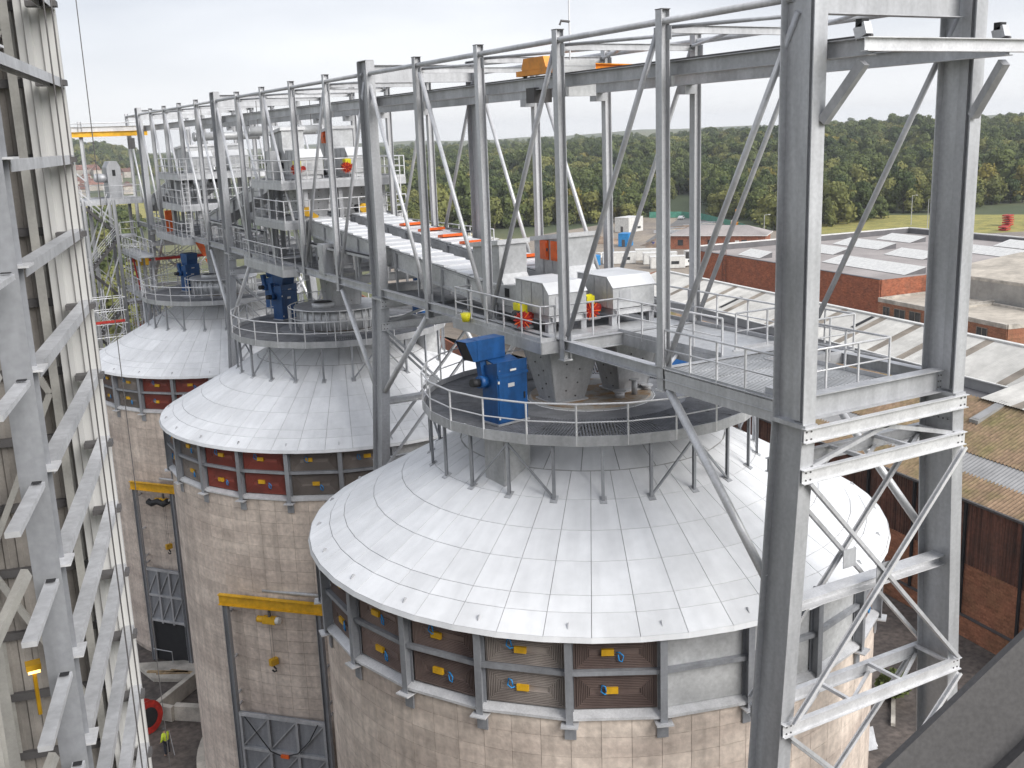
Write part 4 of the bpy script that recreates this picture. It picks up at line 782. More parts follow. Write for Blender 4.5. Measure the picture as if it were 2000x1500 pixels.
kk = ['pel', 'lh', 'rh', 'lk', 'rk', 'la', 'ra']; skinfig('trousers', [J[k] for k in kk], [(0, 1), (0, 2), (1, 3), (2, 4), (3, 5), (4, 6)], [.15, .115, .115, .085, .085, .07, .07], trm, man)
o = bpy.data.objects.new('helmet', MB().cyl((0, .07, 1.68), .135, .03, 18, .14).cyl((0, .07, 1.71), .13, .1, 18, .07).mesh('helmet', dsteel, True)); COL.objects.link(o); o.parent = man
tag(put(MB().tube((px+.35, py-.25, 0), (px+.25, py+.15, 1.5), .025, 8), 'scaffold_pole', galv), 'grey pole standing on end in front of the man', 'pole')
# ---------------------------------------------------------------- stair tower beyond the gantry
t = thing('stair_tower', 'zigzag steel stair tower at the far left end of the gantry', 'stair tower', (-6.6, 76, 0))
XL, XR, YA, YB = -8.7, -4.5, 74.2, 76.6
for x in (-7.7, -5.4):
    for y in (YA, YB): put(MB().ibeam((x, y, 0), (x, y, 31.6), .26, .26, .02, .014, (1, 0, 0)), 'tower_post', galv2, t)
for i in range(4):
    for y in (YA, YB): put(MB().bar((-7.6, y, 12+5*i), (-5.5, y, 17+5*i), .1, .1, (0, 1, 0)), 'tower_brace', galv, t)
for i in range(6):
    z0 = 31.4-2.75*(i+1); z1 = z0+2.75; y = YA+.5 if i % 2 else YB-.5
    xa, xb = (XL+.9, XR-.6) if i % 2 else (XR-.6, XL+.9)     # foot, head
    for o in (-.45, .45): put(MB().bar((xa, y+o, z0), (xb, y+o, z1), .05, .22), 'stringer', dsteel, t)
    for k in range(11): f = (k+.5)/11; put(MB().box((xa+(xb-xa)*f, y, z0+(z1-z0)*f), (.26, .86, .03)), 'tread', galv2, t)
    for o in (-.45, .45):
        put(MB().tube((xa, y+o, z0+1), (xb, y+o, z1+1), .03, 6), 'hand_rail', bright, t); put(MB().tube((xa, y+o, z0+.55), (xb, y+o, z1+.55), .025, 6), 'knee_rail', bright, t)
        for f in (0, .33, .66, 1): put(MB().bar((xa+(xb-xa)*f, y+o, z0+(z1-z0)*f), (xa+(xb-xa)*f, y+o, z0+(z1-z0)*f+1), .04, .04, (1, 0, 0)), 'rail_post', bright, t)
    xe = XL if not i % 2 else XR-.6
    x0, x1 = (XL-.3, XL+.95) if not i % 2 else (XR-.65, XR+.6)
    put(MB().span((x0, YA, z1-.16), (x1, YB, z1)), 'landing', galv2, t); 
    railing(t, [(x0 if not i % 2 else x1, YA, z1), (x0 if not i % 2 else x1, YB, z1)], toe=.1); railing(t, [(x0, YA, z1), (x1, YA, z1)], toe=.1)
put(MB().bar((XL+.3, YA, 26), (-7.6, YA, 22), .12, .12, (0, 1, 0)), 'tower_brace', galv, t)
t = thing('walkway', 'far access walkway between the stair tower and the gantry end', 'walkway', (-4, 78, 31.5))
deck(t, [(-8.6, 77, -2.6, 80.4)], 31.5, m=galv); fascia(t, [(-8.6, 77), (-2.6, 77), (-2.6, 80.4), (-8.6, 80.4)], 31.5, .4); railing(t, [(-2.7, 77.05, 31.5), (-5.6, 77.05, 31.5)]); railing(t, [(-8.5, 77.05, 31.5), (-8.5, 80.3, 31.5), (-2.7, 80.3, 31.5)])
for x, y in ((-8.2, 77.3), (-8.2, 80.1), (-3.2, 80.1)): put(MB().ibeam((x, y, 0), (x, y, 31.2), .25, .25, .02, .014, (1, 0, 0)), 'stanchion', galv2, t)
t = thing('elevator_head', 'grey conveyor drive box with round motor at the far end of the gantry', 'machine', (-4.3, 78.6, 31.5))
xx = MB().extr((-5.0, 77.6, 31.6), (-5.0, 80.0, 31.6), [(-.1, 0), (1.0, 0), (1.0, 2.5), (.75, 3.0), (.15, 3.0), (-.1, 2.5)]) ; put(xx, 'casing', galv2, t)
put(MB().cyl((-4.9, 78.2, 33.2), .36, 1.1, 18, ax=(-1, 0, .08)), 'motor', galv2, t, True); put(MB().cyl((-5.9, 78.2, 33.28), .3, .2, 18, ax=(-1, 0, .08)), 'fan_cover', galv, t, True); put(MB().span((-4.7, 77.57, 33.4), (-4.45, 77.6, 33.9)), 'inspection_port', dark, t)
t = thing('monorail_crane', 'yellow monorail beam on a far post beside the gantry end', 'crane', (-6.9, 79.5, 0))
put(MB().ibeam((-6.55, 79.5, 0), (-6.55, 79.5, 37.9), .3, .3, .02, .014, (1, 0, 0)), 'post', galv, t); put(MB().ibeam((-12, 79.5, 37.25), (2.4, 79.5, 37.25), .45, .25), 'carrier_beam', galv, t); put(MB().ibeam((-12, 79.2, 36.85), (-1.2, 79.2, 36.85), .42, .25, .03, .03), 'monorail', yellow, t)
put(MB().box((-2.6, 79.2, 36.0), (.5, .5, .9)), 'trolley', dsteel, t); put(MB().tube((-12, 79.5, 37.75), (-2, 79.5, 37.75), .05, 6), 'top_tie', galv, t); put(MB().bar((-9.2, 79.4, 35.6), (-6.6, 79.4, 33.0), .12, .12, (0, 1, 0)), 'knee_brace', galv, t)
# ---------------------------------------------------------------- scaffold round the far silo
t = thing('scaffold', 'tube scaffold with red boards behind the farthest silo platform', 'scaffold', (-2, 73, 19))
xs = [-5.2+1.35*i for i in range(6)]
for y in (70.6, 71.9, 73.2):
    for x in xs: put(MB().tube((x, y, 14), (x, y, 28.6), .035, 6), 'standard', bright, t)
    for k in range(15): put(MB().tube((xs[0]-.2, y, 15+.93*k), (xs[-1]+.2, y, 15+.93*k), .03, 6), 'ledger', bright, t)
    for k in range(8): put(MB().tube((xs[(k*2) % 4], y-.05, 16+1.5*k), (xs[(k*2+(2 if k % 3 else -2)) % 6], y-.05, 18.4+1.4*k), .03, 6), 'brace_tube', bright, t)
for x in xs:
    for k in range(7): put(MB().tube((x, 70.3, 15.1+1.86*k), (x, 73.5, 15.1+1.86*k), .03, 6), 'transom', bright, t)
for z in (18.8, 21.6, 24.2, 26.8):
    for o in range(4): put(MB().span((xs[0], 70.7+.6*o, z), (xs[-1], 71.25+.6*o, z+.05)), 'board', red if o == 0 else wood, t)
    put(MB().span((xs[0], 70.5, z), (xs[-1], 70.56, z+.22)), 'toe_board', red, t)
put(MB().span((xs[0]+.35, 70.45, 26.5), (xs[1]+.0, 70.5, 27.5)), 'debris_sheet', yellow, t); put(MB().tube((xs[0]+.1, 70.4, 27.6), (xs[0]+.8, 70.4, 22.0), .07, 8), 'rubbish_chute', red, t, True)
for i, (x, z, rz, lab) in enumerate(((1.1, 25.9, .5, 'orange barrier board leaning behind the blue filter of the farthest silo'), (.3, 27.6, .5, 'orange barrier board high behind the farthest silo filter'))):
    tag(put(MB().frame((x, 70, z), (.28, 0, 0), (0, .05, 0), (-.35, 0, .75)), 'barrier_board', hatch), lab, 'board', 'orange boards')
tag(put(MB().span((-3.0, 66.4, 29.3), (-2.5, 66.6, 30.9)), 'orange_net', hatch), 'orange red netting panel low on the farthest gantry span', 'netting')

# extra bracing around the stair tower
t = thing('access_bridge', 'access bridge of grey steel between the stair tower and the farthest silo roof', 'bridge', (-4, 70, 24.8))
for z in (24.6, 27.6):
    put(MB().span((-5.2, 66.0, z-.1), (-4.2, 74.2, z)), 'bridge_deck', galv2, t); railing(t, [(-5.15, 66.1, z), (-5.15, 74.1, z)]); railing(t, [(-4.25, 66.1, z), (-4.25, 74.1, z)])
    for o in (-5.2, -4.2): put(MB().ibeam((o, 66, z-.2), (o, 74.2, z-.2), .26, .14), 'bridge_beam', galv, t)
for y in (67, 70.5):
    for o in (-5.2, -4.2): put(MB().tube((o, y, 14), (o, y, 27.5), .09, 8), 'bridge_post', galv, t, True)
    for z in (18, 21, 24): put(MB().tube((-5.2, y, z-3), (-4.2, y, z), .05, 6), 'bridge_brace', bright, t, True)

t = thing('scaffold', 'second tube scaffold low between the stair tower and the farthest silo', 'scaffold', (-7.6, 69, 12))
for x in (-9.2, -7.9, -6.6):
    for y in (67.8, 69.0): put(MB().tube((x, y, 8), (x, y, 25.2), .035, 6), 'standard', bright, t)
for y in (67.8, 69.0):
    for k in range(16): put(MB().tube((-9.4, y, 9.5+k), (-6.4, y, 9.5+k), .03, 6), 'ledger', bright, t)
for k in range(7): put(MB().tube((-9.2 if k % 2 else -6.6, 67.75, 10+2*k), (-6.6 if k % 2 else -9.2, 67.75, 12+2*k), .03, 6), 'brace_tube', bright, t)
for z in (14.6, 18.6, 22.6): put(MB().span((-9.2, 67.9, z), (-6.6, 68.9, z+.05)), 'board', wood, t); put(MB().span((-9.2, 67.7, z), (-6.6, 67.76, z+.2)), 'toe_board', red, t)
# ---------------------------------------------------------------- ground
def az_d(x, y): v = V((x-CAMP.x, y-CAMP.y)); return math.degrees(math.atan2(v.x, v.y)), v.length
def sm(a, b, x): x = min(1, max(0, (x-a)/(b-a))); return x*x*(3-2*x)
def ground_h(x, y):
    a, d = az_d(x, y)
    h = sm(430, 1050, d)*(6+12*sm(26, 50, a))*sm(14, 28, a)
    h += sm(1000, 1600, d)*32*(1-sm(7.5, 12.5, a))*(a > -60 and 1 or 0)*(1-sm(1700, 2600, d)*.6)
    h += sm(2300, 3900, d)*(17+5*sin(a*.35+1)+3*sin(a*1.1))
    return h
b = MB(); rad_ = [0, 40, 80, 130, 190, 260, 330, 400, 450, 500, 560, 620, 700, 780, 860, 950, 1050, 1150, 1300, 1450, 1600, 1800, 2100, 2500, 2900, 3300, 3700, 4050]
na = 180
for r in rad_[1:]:
    for i in range(na):
        a = 2*pi*i/na; x, y = CAMP.x+sin(a)*r, CAMP.y+cos(a)*r; b.v.append(V((x, y, ground_h(x, y)-.06)))
b.v.append(V((CAMP.x, CAMP.y, -.06))); c = len(b.v)-1
b.f += [(c, (i+1) % na, i) for i in range(na)]+[(k*na+i, k*na+(i+1) % na, k*na+na+(i+1) % na, k*na+na+i) for k in range(len(rad_)-2) for i in range(na)]
kind(put(b, 'ground', fieldm), 'structure')
def sheet(name, poly, z, m):
    return kind(put(MB().add([(x, y, z) for x, y in poly], [tuple(range(len(poly)))]), name, m), 'structure')
sheet('site_soil', [(-70, -60), (45, -60), (52, 20), (66, 110), (60, 175), (-70, 175)], -.03, soil)
sheet('yard', [(60, 110), (120, 60), (330, 120), (330, 195), (262, 205), (235, 232), (240, 285), (285, 375), (262, 380), (215, 330), (150, 300), (90, 260), (60, 175)], -.03, yardm)
sheet('rough_grass', [(262, 205), (330, 180), (420, 210), (470, 330), (330, 300), (255, 262), (235, 240)], -.02, grassm)
sheet('far_meadow', [(40, 560), (110, 560), (150, 780), (60, 780)], .05, grassm); sheet('site_road', [(185, 262), (198, 258), (262, 318), (285, 350), (300, 372), (330, 400), (322, 406), (288, 380), (272, 356), (248, 325)], -.01, asph)
# ---------------------------------------------------------------- the long shed on the right
SD, SN = V((.137, .9906, 0)), V((.9906, -.137, 0))
brickw = brickmat('coursed_sooty_brick', (.137, .9906, 0), (1, .92, .85), (.62, .55, .52), (.75, .75, .72), (((.44, .20, .12), .95, 0), dict(c2=(.27, .15, .085), scale=.5, lo=.3, hi=.62, fine=.2, fscale=6, bump=.4, bscale=8)))
bricka = brickmat('coursed_red_brick', (.125, .992, 0), (1, .95, .9), (.62, .5, .45), (.8, .75, .7), (((.44, .155, .08), .9, 0), dict(c2=(.28, .11, .065), scale=.9, lo=.3, hi=.65, fine=.15, fscale=3.2)))
brickb = brickmat('coursed_red_brick_side', (.995, -.088, 0), (1, .95, .9), (.62, .5, .45), (.8, .75, .7), (((.42, .15, .08), .9, 0), dict(c2=(.26, .11, .065), scale=.9, lo=.3, hi=.65, fine=.15, fscale=3.2)))
def SP(n, s, z): return SN*n+SD*s+UP*z
def sheetmesh(name, m, n0, z0, n1, z1, w=1.0, ribs=3, amp=.12):
    k = ribs*2; vs = []
    for n, z in ((n0, z0), (n1, z1)):
        for i in range(k+1): vs.append(SN*n+SD*(w*i/k)+UP*(z+(amp if i % 2 else 0)))
    return MB().add(vs, [(i, i+1, k+2+i, k+1+i) for i in range(k)]).mesh(name, m)
t = thing('industrial_shed', 'long shed with mossy corrugated lower roof and white sheeted upper roof', 'building', (0, 0, 0))
kz = lambda n: 10+(n-36.8)*.415
ml = sheetmesh('mossy_sheet', moss, 36.6, kz(36.6), 38.85, kz(38.85)); mg = sheetmesh('rooflight_sheet', gskyl, 38.75, kz(38.75)+.03, 40.7, kz(40.7)+.03, amp=.05); mu = sheetmesh('mossy_sheet', moss, 40.6, kz(40.6)+.05, 46.3, kz(46.3)+.05)
wr = sheetmesh('white_sheet', wroof, 46.0, 14.12, 56.6, 16.1, ribs=4, amp=.05); wb = sheetmesh('weathered_sheet', broof, 46.0, 14.12, 56.6, 16.1, ribs=4, amp=.05); wl = sheetmesh('white_sheet', wroof, 50.4, 14.05, 56.6, 16.1, ribs=4, amp=.05); wlb = sheetmesh('weathered_sheet', broof, 50.4, 14.05, 56.6, 16.1, ribs=4, amp=.05)
rw = MB().add([SN*(36.78-(.09 if i % 2 else 0))+SD*(i/8)+UP*z for z in (5.2, 10) for i in range(9)], [(i, i+1, 10+i, 9+i) for i in range(8)]).mesh('wall_sheet', rust)
strips = {46, 51, 52, 60, 65, 71, 77, 86, 92}
for s in range(8, 112):
    if s < 92:
        for me in (ml, mg, mu): inst(me, me.name, t, SD*s, 0)
        inst(rw, 'wall_sheet', t, SD*s)
    q = s in {38, 44, 51, 56, 60, 65, 71, 77, 86, 92, 100}
    if s < 42: inst(wb if q else wr, 'weathered_sheet' if q else 'white_sheet', t, SD*s)
    else: inst(wlb if q else wl, 'weathered_sheet' if q else 'white_sheet', t, SD*s)
def slab(a, b_, c_, d_, th): 
    vs = [V(a), V(b_), V(c_), V(d_)]; return MB().add(vs+[v-UP*th for v in vs], [(0, 1, 2, 3), (7, 6, 5, 4), (0, 4, 5, 1), (1, 5, 6, 2), (2, 6, 7, 3), (3, 7, 4, 0)])
put(slab(SP(46.2, 42, 13.2), SP(50.5, 42, 13.2), SP(50.5, 112, 13.2), SP(46.2, 112, 13.2), .3), 'valley_gutter', feltd, t)
put(MB().bar(SP(50.55, 42, 13.6), SP(50.55, 112, 13.6), .08, .85), 'gutter_wall', gskyl, t)
put(MB().bar(SP(50.5, 42, 14.1), SP(50.5, 112, 14.1), .25, .1), 'eave_flashing', white, t)
put(MB().bar(SP(56.65, 8, 16.16), SP(56.65, 112, 16.16), .5, .14), 'ridge_cap', white, t)
put(slab(SP(56.7, 8, 16.05), SP(66, 8, 13), SP(66, 112, 13), SP(56.7, 112, 16.05), .1), 'rear_slope', wroof, t)
put(MB().bar(SP(66, 8, 6.5), SP(66, 112, 6.5), .3, 13), 'rear_wall', brickd, t)
put(MB().bar(SP(36.5, 8, 9.95), SP(36.5, 92, 9.95), .2, .16), 'gutter', dsteel, t)
put(MB().bar(SP(36.95, 8, 2.65), SP(36.95, 92, 2.65), .5, 5.3), 'brick_wall', brickw, t)
put(MB().bar(SP(36.62, 8, .75), SP(36.62, 92, .75), .3, 1.5), 'brick_plinth', brickw, t)
put(MB().bar(SP(36.6, 8, 1.54), SP(36.6, 92, 1.54), .36, .08), 'plinth_coping', dsteel, t)
for s in range(8, 92, 5):
    put(MB().span((-.09, -.09, 1.5), (.09, .09, 9.8)), 'downpipe', dark, t).location = SP(36.6, s+.3, 0)
put(slab(SP(46, 112, 14), SP(56.6, 112, 16.1), SP(56.6, 112.2, 16.1), SP(46, 112.2, 14), 9), 'gable_wall', brickd, t)
for i, (n, s, lab) in enumerate(((45.6, 40, 'cream rooflight box on the mossy roof below the white sheets'), (52.5, 36, 'dark framed rooflight box on the white shed roof, far right'))):
    q = thing('rooflight_box', lab, 'rooflight', SP(n, s, kz(n) if i == 0 else 15.3)); z = kz(n)-.5 if i == 0 else 15.35
    put(MB().frame(SP(n-.6, s, z+.35), SN*1.5+UP*(.55 if i == 0 else .28), SD*.45, UP*.2), 'box_frame', cream if i == 0 else gskyl, q)
    put(MB().frame(SP(n-.6, s, z+.56), SN*1.3+UP*(.48 if i == 0 else .25), SD*.33, UP*.015), 'box_glazing', gskyl if i == 0 else dark, q)
for i, (s, n0, n1, lab) in enumerate(((88, 51.5, 54.5, 'dark missing strip in the white shed roof, left'), (66.5, 53.6, 56.2, 'short dark missing strip in the white shed roof near the ridge'))):
    f = lambda n: 14.05+(n-50.4)*.331+.07
    tag(put(slab(SP(n0, s, f(n0)), SP(n1, s, f(n1)), SP(n1, s+.55, f(n1)), SP(n0, s+.55, f(n0)), .02), 'roof_opening', dark), lab, 'roof opening')
# low shed further back with cream roof sheets
t = thing('low_shed', 'low shed with cream and brown roof sheets behind the nearest silo platform', 'building', SP(36, 118, 0))
lc = sheetmesh('roof_sheet', croof, 34, 3.2, 48, 8.2, 3.0, 8, .05); lb_ = sheetmesh('weathered_sheet', broof, 34, 3.25, 48, 8.25, .8, 3, .04); lw_ = sheetmesh('white_sheet', wroof, 34, 3.2, 48, 8.2, 3.0, 8, .05)
for i in range(24): inst(lc if i > 9 else (lw_ if i % 3 else lc), 'roof_sheet', t, SD*(116+3.8*i)); inst(lb_, 'weathered_sheet', t, SD*(119+3.8*i))
put(MB().bar(SP(34.2, 116, 1.6), SP(34.2, 207, 1.6), .3, 3.2), 'brick_wall', brick, t); put(slab(SP(48, 116, 8.2), SP(60, 116, 4), SP(60, 207, 4), SP(48, 207, 8.2), .1), 'rear_slope', croof, t)
for k in range(1, 3): put(MB().bar(SP(34+4.8*k, 116, 3.4+1.72*k), SP(34+4.8*k, 207, 3.4+1.72*k), .3, .1), 'sheet_lap', broof, t)
# ---------------------------------------------------------------- brick warehouse
A_, B_, C_, D_ = (118.2, 105.2), (125.2, 160.5), (182.5, 154.8), (177.0, 100.0)
t = thing('brick_warehouse', 'large red brick warehouse with flat grey roof and long white rooflights', 'building', (150, 130, 0))
def wall(p, q, z0, z1, th, m, name, par): return put(MB().bar((*p, (z0+z1)/2), (*q, (z0+z1)/2), th, z1-z0), name, m, par)
wall(A_, B_, 0, 9.95, .4, bricka, 'front_wall', t); wall(A_, D_, 0, 9.9, .4, brickb, 'side_wall', t)
wall(B_, C_, 0, 10.9, .5, feltd, 'parapet_wall', t); wall(C_, D_, 0, 10.9, .5, feltd, 'parapet_wall', t)
wall((B_[0]-.1, B_[1]+.1), (C_[0]+.1, C_[1]+.1), 10.9, 11.1, .8, white, 'coping', t); wall((C_[0]+.1, C_[1]), (D_[0]+.1, D_[1]), 10.9, 11.1, .8, white, 'coping', t); wall(A_, B_, 9.95, 10.03, .6, feltd, 'roof_edge', t)
put(MB().prism([A_, D_, C_, B_], 9.3, 9.75), 'roof_slab', felt, t)
for y, x in ((150, 123.5), (151.4, 123.7)): put(MB().tube((x-.15, y, 1), (x-.15, y, 11), .07, 6), 'ladder_rail', rust, t)
for z in range(2, 11): put(MB().tube((123.35, 150, z), (123.5, 151.4, z), .04, 5), 'ladder_rung', rust, t)
def monitor(x, y, ln, wd, lab):
    wd *= .62
    u = V((sin(R(9)), cos(R(9)), 0)); n = V((u.y, -u.x, 0)); c = V((x, y, 9.75))
    q = thing('roof_light', lab, 'rooflight', c, 'white rooflights on the brick warehouse')
    k = max(2, round(ln/1.1))
    for i in range(k):
        a, b_ = -ln/2+ln*i/k+.03, -ln/2+ln*(i+1)/k-.03
        vs = [c+u*s+n*w_+UP*z for s in (a, b_) for w_, z in ((-wd/2, .12), (wd/2, 1.15))]
        put(MB().add(vs+[v-UP*.05 for v in vs], [(0, 2, 3, 1), (4, 5, 7, 6), (0, 4, 6, 2), (1, 3, 7, 5)]), 'glazing_sheet', white, q)
    put(MB().add([c+u*s+n*w_+UP*z for s in (-ln/2+.06, ln/2-.06) for w_, z in ((-wd/2+.1, 0), (wd/2-.1, 0), (wd/2-.1, 1.06), (-wd/2+.1, .07))], [(0, 1, 2, 3), (7, 6, 5, 4), (1, 5, 6, 2), (0, 3, 7, 4)]), 'upstand', feltd, q)
for x, y, l, wd, lab in ((130, 118, 23, 7.5, 'longest white rooflight on the warehouse roof, nearest its brick corner'), (127.5, 146, 8, 5, 'leftmost white rooflight on the warehouse roof, by the ladder'), (142, 141, 10, 6.5, 'white rooflight on the warehouse roof, behind the near tower column'), (155, 143, 15, 7.5, 'white rooflight on the warehouse roof, right of the near tower column'), (168.5, 145, 11, 7, 'farthest white rooflight, close to the dark parapet corner'), (147.5, 124, 11, 7, 'white rooflight on the warehouse roof, left of the far tower column'), (160.5, 116.5, 14, 7, 'white rooflight on the warehouse roof, just right of the far tower column'), (173, 118, 12, 7, 'rightmost white rooflight on the warehouse roof, at the frame edge')): monitor(x, y, l, wd, lab)
# annexes of the warehouse
def flatblock(name, lab, cat, poly, z, roofm_, wallm_, wins=(), par_h=.35):
    q = thing(name, lab, cat, (*poly[0], 0)); n = len(poly)
    put(MB().prism(poly, z-.3, z), 'roof_slab', roofm_, q)
    for a, b_ in zip(poly, poly[1:]+poly[:1]): wall(a, b_, 0, z-.3, .3, wallm_, 'wall', q); wall(a, b_, z-.3, z+par_h, .4, lconc, 'parapet', q)
    for (i, f, wd, z0, z1) in wins:
        a, b_ = V((*poly[i], 0)), V((*poly[(i+1) % n], 0)); d_ = (b_-a).normalized(); c_ = a+(b_-a)*f; nn_ = V((d_.y, -d_.x, 0)); cc = sum((V((*p_, 0)) for p_ in poly), V((0, 0, 0)))/n; nn_ = nn_ if nn_.dot(c_-cc) > 0 else -nn_
        w_ = put(MB().frame(c_+nn_*.16+UP*(z0+z1)/2, d_*wd/2, nn_*.03, UP*(z1-z0)/2), 'window', glass, q)
        for s_ in (-1, 0, 1): put(MB().frame(c_+d_*s_*wd*.48+nn_*.2+UP*(z0+z1)/2, d_*.05, nn_*.03, UP*(z1-z0)/2), 'frame', broof, w_)
        for zz in (z0, z1): put(MB().frame(c_+nn_*.2+UP*zz, d_*wd/2, nn_*.035, UP*.05), 'frame', broof, w_)
    return q
flatblock('brick_annex', 'sooty brick annex with flat buff roof and windows against the warehouse corner', 'building', [(117.3, 104.6), (131, 104), (129.5, 91), (115.5, 93)], 6.8, buff, brickw, ((3, .25, 2.6, 4.2, 6.0), (3, .55, 2.6, 4.0, 5.9), (3, .82, 1.6, 4.2, 5.9)))
flatblock('brick_annex', 'red brick annex with flat buff roof and barred windows at the right edge', 'building', [(115.4, 92.5), (127, 90.5), (124, 74.5), (112.6, 77.2)], 6.6, buff, brickw, ((3, .3, 2.2, 3.9, 5.8), (3, .62, 2.2, 3.9, 5.8), (3, .85, 2.0, 3.9, 5.8)))
blk = flatblock('rendered_block', 'grey rendered block with buff pitched roof behind the red brick annex', 'building', [(130, 104.5), (168, 99), (163, 70), (126.5, 76)], 10.2, buff, render, ((3, .1, 3, 7.4, 9.0),), .15)
put(MB().add([(130, 104.5, 10.4), (168, 99, 10.4), (163, 70, 10.4), (126.5, 76, 10.4), (149, 101.7, 12.2), (145, 73, 12.2)], [(0, 4, 5, 3), (1, 2, 5, 4), (0, 1, 4), (3, 5, 2)]), 'pitched_roof', buff, blk)
# ---------------------------------------------------------------- yard: cabins, vehicles, stores
def cabin(x, y, l, w_, h, rz, m, lab, cat='cabin', door=None, grp=None):
    q = thing('container' if cat == 'container' else 'site_cabin', lab, cat, (x, y, 0), grp); q.rotation_euler = (0, 0, rz)
    def P(b, n, mm): o = bpy.data.objects.new(n, b.mesh(n, mm)); COL.objects.link(o); o.parent = q
    P(MB().span((-l/2, -w_/2, .1), (l/2, w_/2, h)), 'body', m); P(MB().span((-l/2-.06, -w_/2-.06, h), (l/2+.06, w_/2+.06, h+.12)), 'roof', white if m is not blue2 else m)
    for i in range(int(l/1.2)): P(MB().span((-l/2+.3+1.2*i, -w_/2-.05, .2), (-l/2+.4+1.2*i, -w_/2, h-.1)), 'wall_rib', m)
    P(MB().span((-l/2-.04, -.5, .2), (-l/2, .5, 2.2)), 'door', door or dsteel); P(MB().span((l*.1, -w_/2-.06, 1.1), (l*.32, -w_/2-.01, 1.9)), 'window', glass)
g_ = 'white cabins in the yard'
for x, y, lab in ((150.5, 205, 'white site cabin nearest the conveyor heads, lowest of the row'), (154.5, 213.5, 'white site cabin second in the row, behind the nearest'), (158, 222, 'white site cabin third in the row of cabins'), (147, 222, 'white site cabin beside the row, left of it')): cabin(x, y, 9, 3.2, 3.0, -.55, white, lab, grp=g_)
cabin(174, 257, 4.2, 3.4, 4.0, .6, blue2, 'light blue container standing in the yard', 'container'); cabin(203, 296, 9, 6, 5.2, .35, white, 'white block store with dark doors at the edge of the wood', 'store')
cabin(166, 215, 3, 2.4, 2.4, .4, white, 'small white container beside the blue van', 'container'); cabin(139, 224, 5, 2.5, 2.6, -.4, blue2, 'pale blue container left of the white cabins', 'container')
def car(x, y, rz, m, lab, van=True, cat='van'):
    q = thing('van' if van else 'car', lab, cat, (x, y, 0)); q.rotation_euler = (0, 0, rz)
    def P(b, n, mm, s=False): o = bpy.data.objects.new(n, b.mesh(n, mm, s)); COL.objects.link(o); o.parent = q; return o
    prof = [(-2.5, .35), (2.5, .35), (2.55, 1.0), (1.75, 1.2), (1.2, 2.0), (-2.45, 2.05), (-2.55, 1.0)] if van else [(-2.1, .3), (2.1, .3), (2.15, .75), (1.2, .9), (.6, 1.4), (-1.1, 1.42), (-1.9, .95), (-2.15, .8)]
    vs = [(a, s*.92*(.9 if c > 1.3 else 1), c) for s in (-1, 1) for a, c in prof]; k = len(prof)
    P(MB().add(vs, [(i, (i+1) % k, k+(i+1) % k, k+i) for i in range(k)]+[tuple(range(k-1, -1, -1)), tuple(range(k, 2*k))]), 'body', m)
    if van: P(MB().add([(1.73, -.8, 1.25), (1.73, .8, 1.25), (1.25, .75, 1.93), (1.25, -.75, 1.93)], [(0, 1, 2, 3)]).add([(1.4, s*.94, 1.2) for s in (-1, 1)]+[(.3, s*.94, 1.2) for s in (-1, 1)]+[(1.0, s*.86, 1.85) for s in (-1, 1)]+[(.3, s*.86, 1.85) for s in (-1, 1)], [(0, 2, 6, 4), (1, 5, 7, 3)]), 'window', glass)
    else: P(MB().span((-1.2, -.94, .95), (.7, .94, 1.3)), 'window', glass)
    for a in (-1.5, 1.5):
        for s in (-1, 1): P(MB().cyl((a*(1 if van else .85), s*.95-.1, .36), .36, .2, 14, ax=(0, 1, 0)), 'wheel', black)
car(161.5, 218.5, .15, navy, 'navy blue van parked in the yard by the brick office'); car(155, 203.5, .3, white, 'white van parked in front of the navy van'); car(178, 222, .5, white, 'white van parked by the brick office wall')
car(247, 322, .6, plate, 'silver car on the site road by the green mesh fence', False, 'car'); car(180, 250, 1.1, navy, 'navy car parked behind the light blue container', False, 'car'); car(152, 244, 1.2, white, 'white car parked left of the light blue container', False, 'car')
q = thing('brick_office', 'single storey brick office with grey hipped roof in the yard', 'building', (192, 233, 0)); q.rotation_euler = (0, 0, -.87)
def PQ(b, n, mm, par=None): o = bpy.data.objects.new(n, b.mesh(n, mm)); COL.objects.link(o); o.parent = par or q; return o
PQ(MB().span((-14, -6, 0), (14, 6, 4.2)), 'wall', brick); PQ(MB().add([(-14.6, -6.6, 4.2), (14.6, -6.6, 4.2), (14.6, 6.6, 4.2), (-14.6, 6.6, 4.2), (-8, 0, 6.6), (8, 0, 6.6)], [(0, 1, 5, 4), (1, 2, 5), (2, 3, 4, 5), (3, 0, 4)]), 'roof', felt); PQ(MB().span((-14.7, -6.7, 3.95), (14.7, 6.7, 4.2)), 'fascia_board', white)
for x in (-11, -7, -2, 3, 8): PQ(MB().span((x-.8, -6.08, 1.1), (x+.8, -5.98, 2.8)), 'window', glass)
PQ(MB().span((5.3, -6.1, .1), (6.5, -5.98, 2.6)), 'door', white)
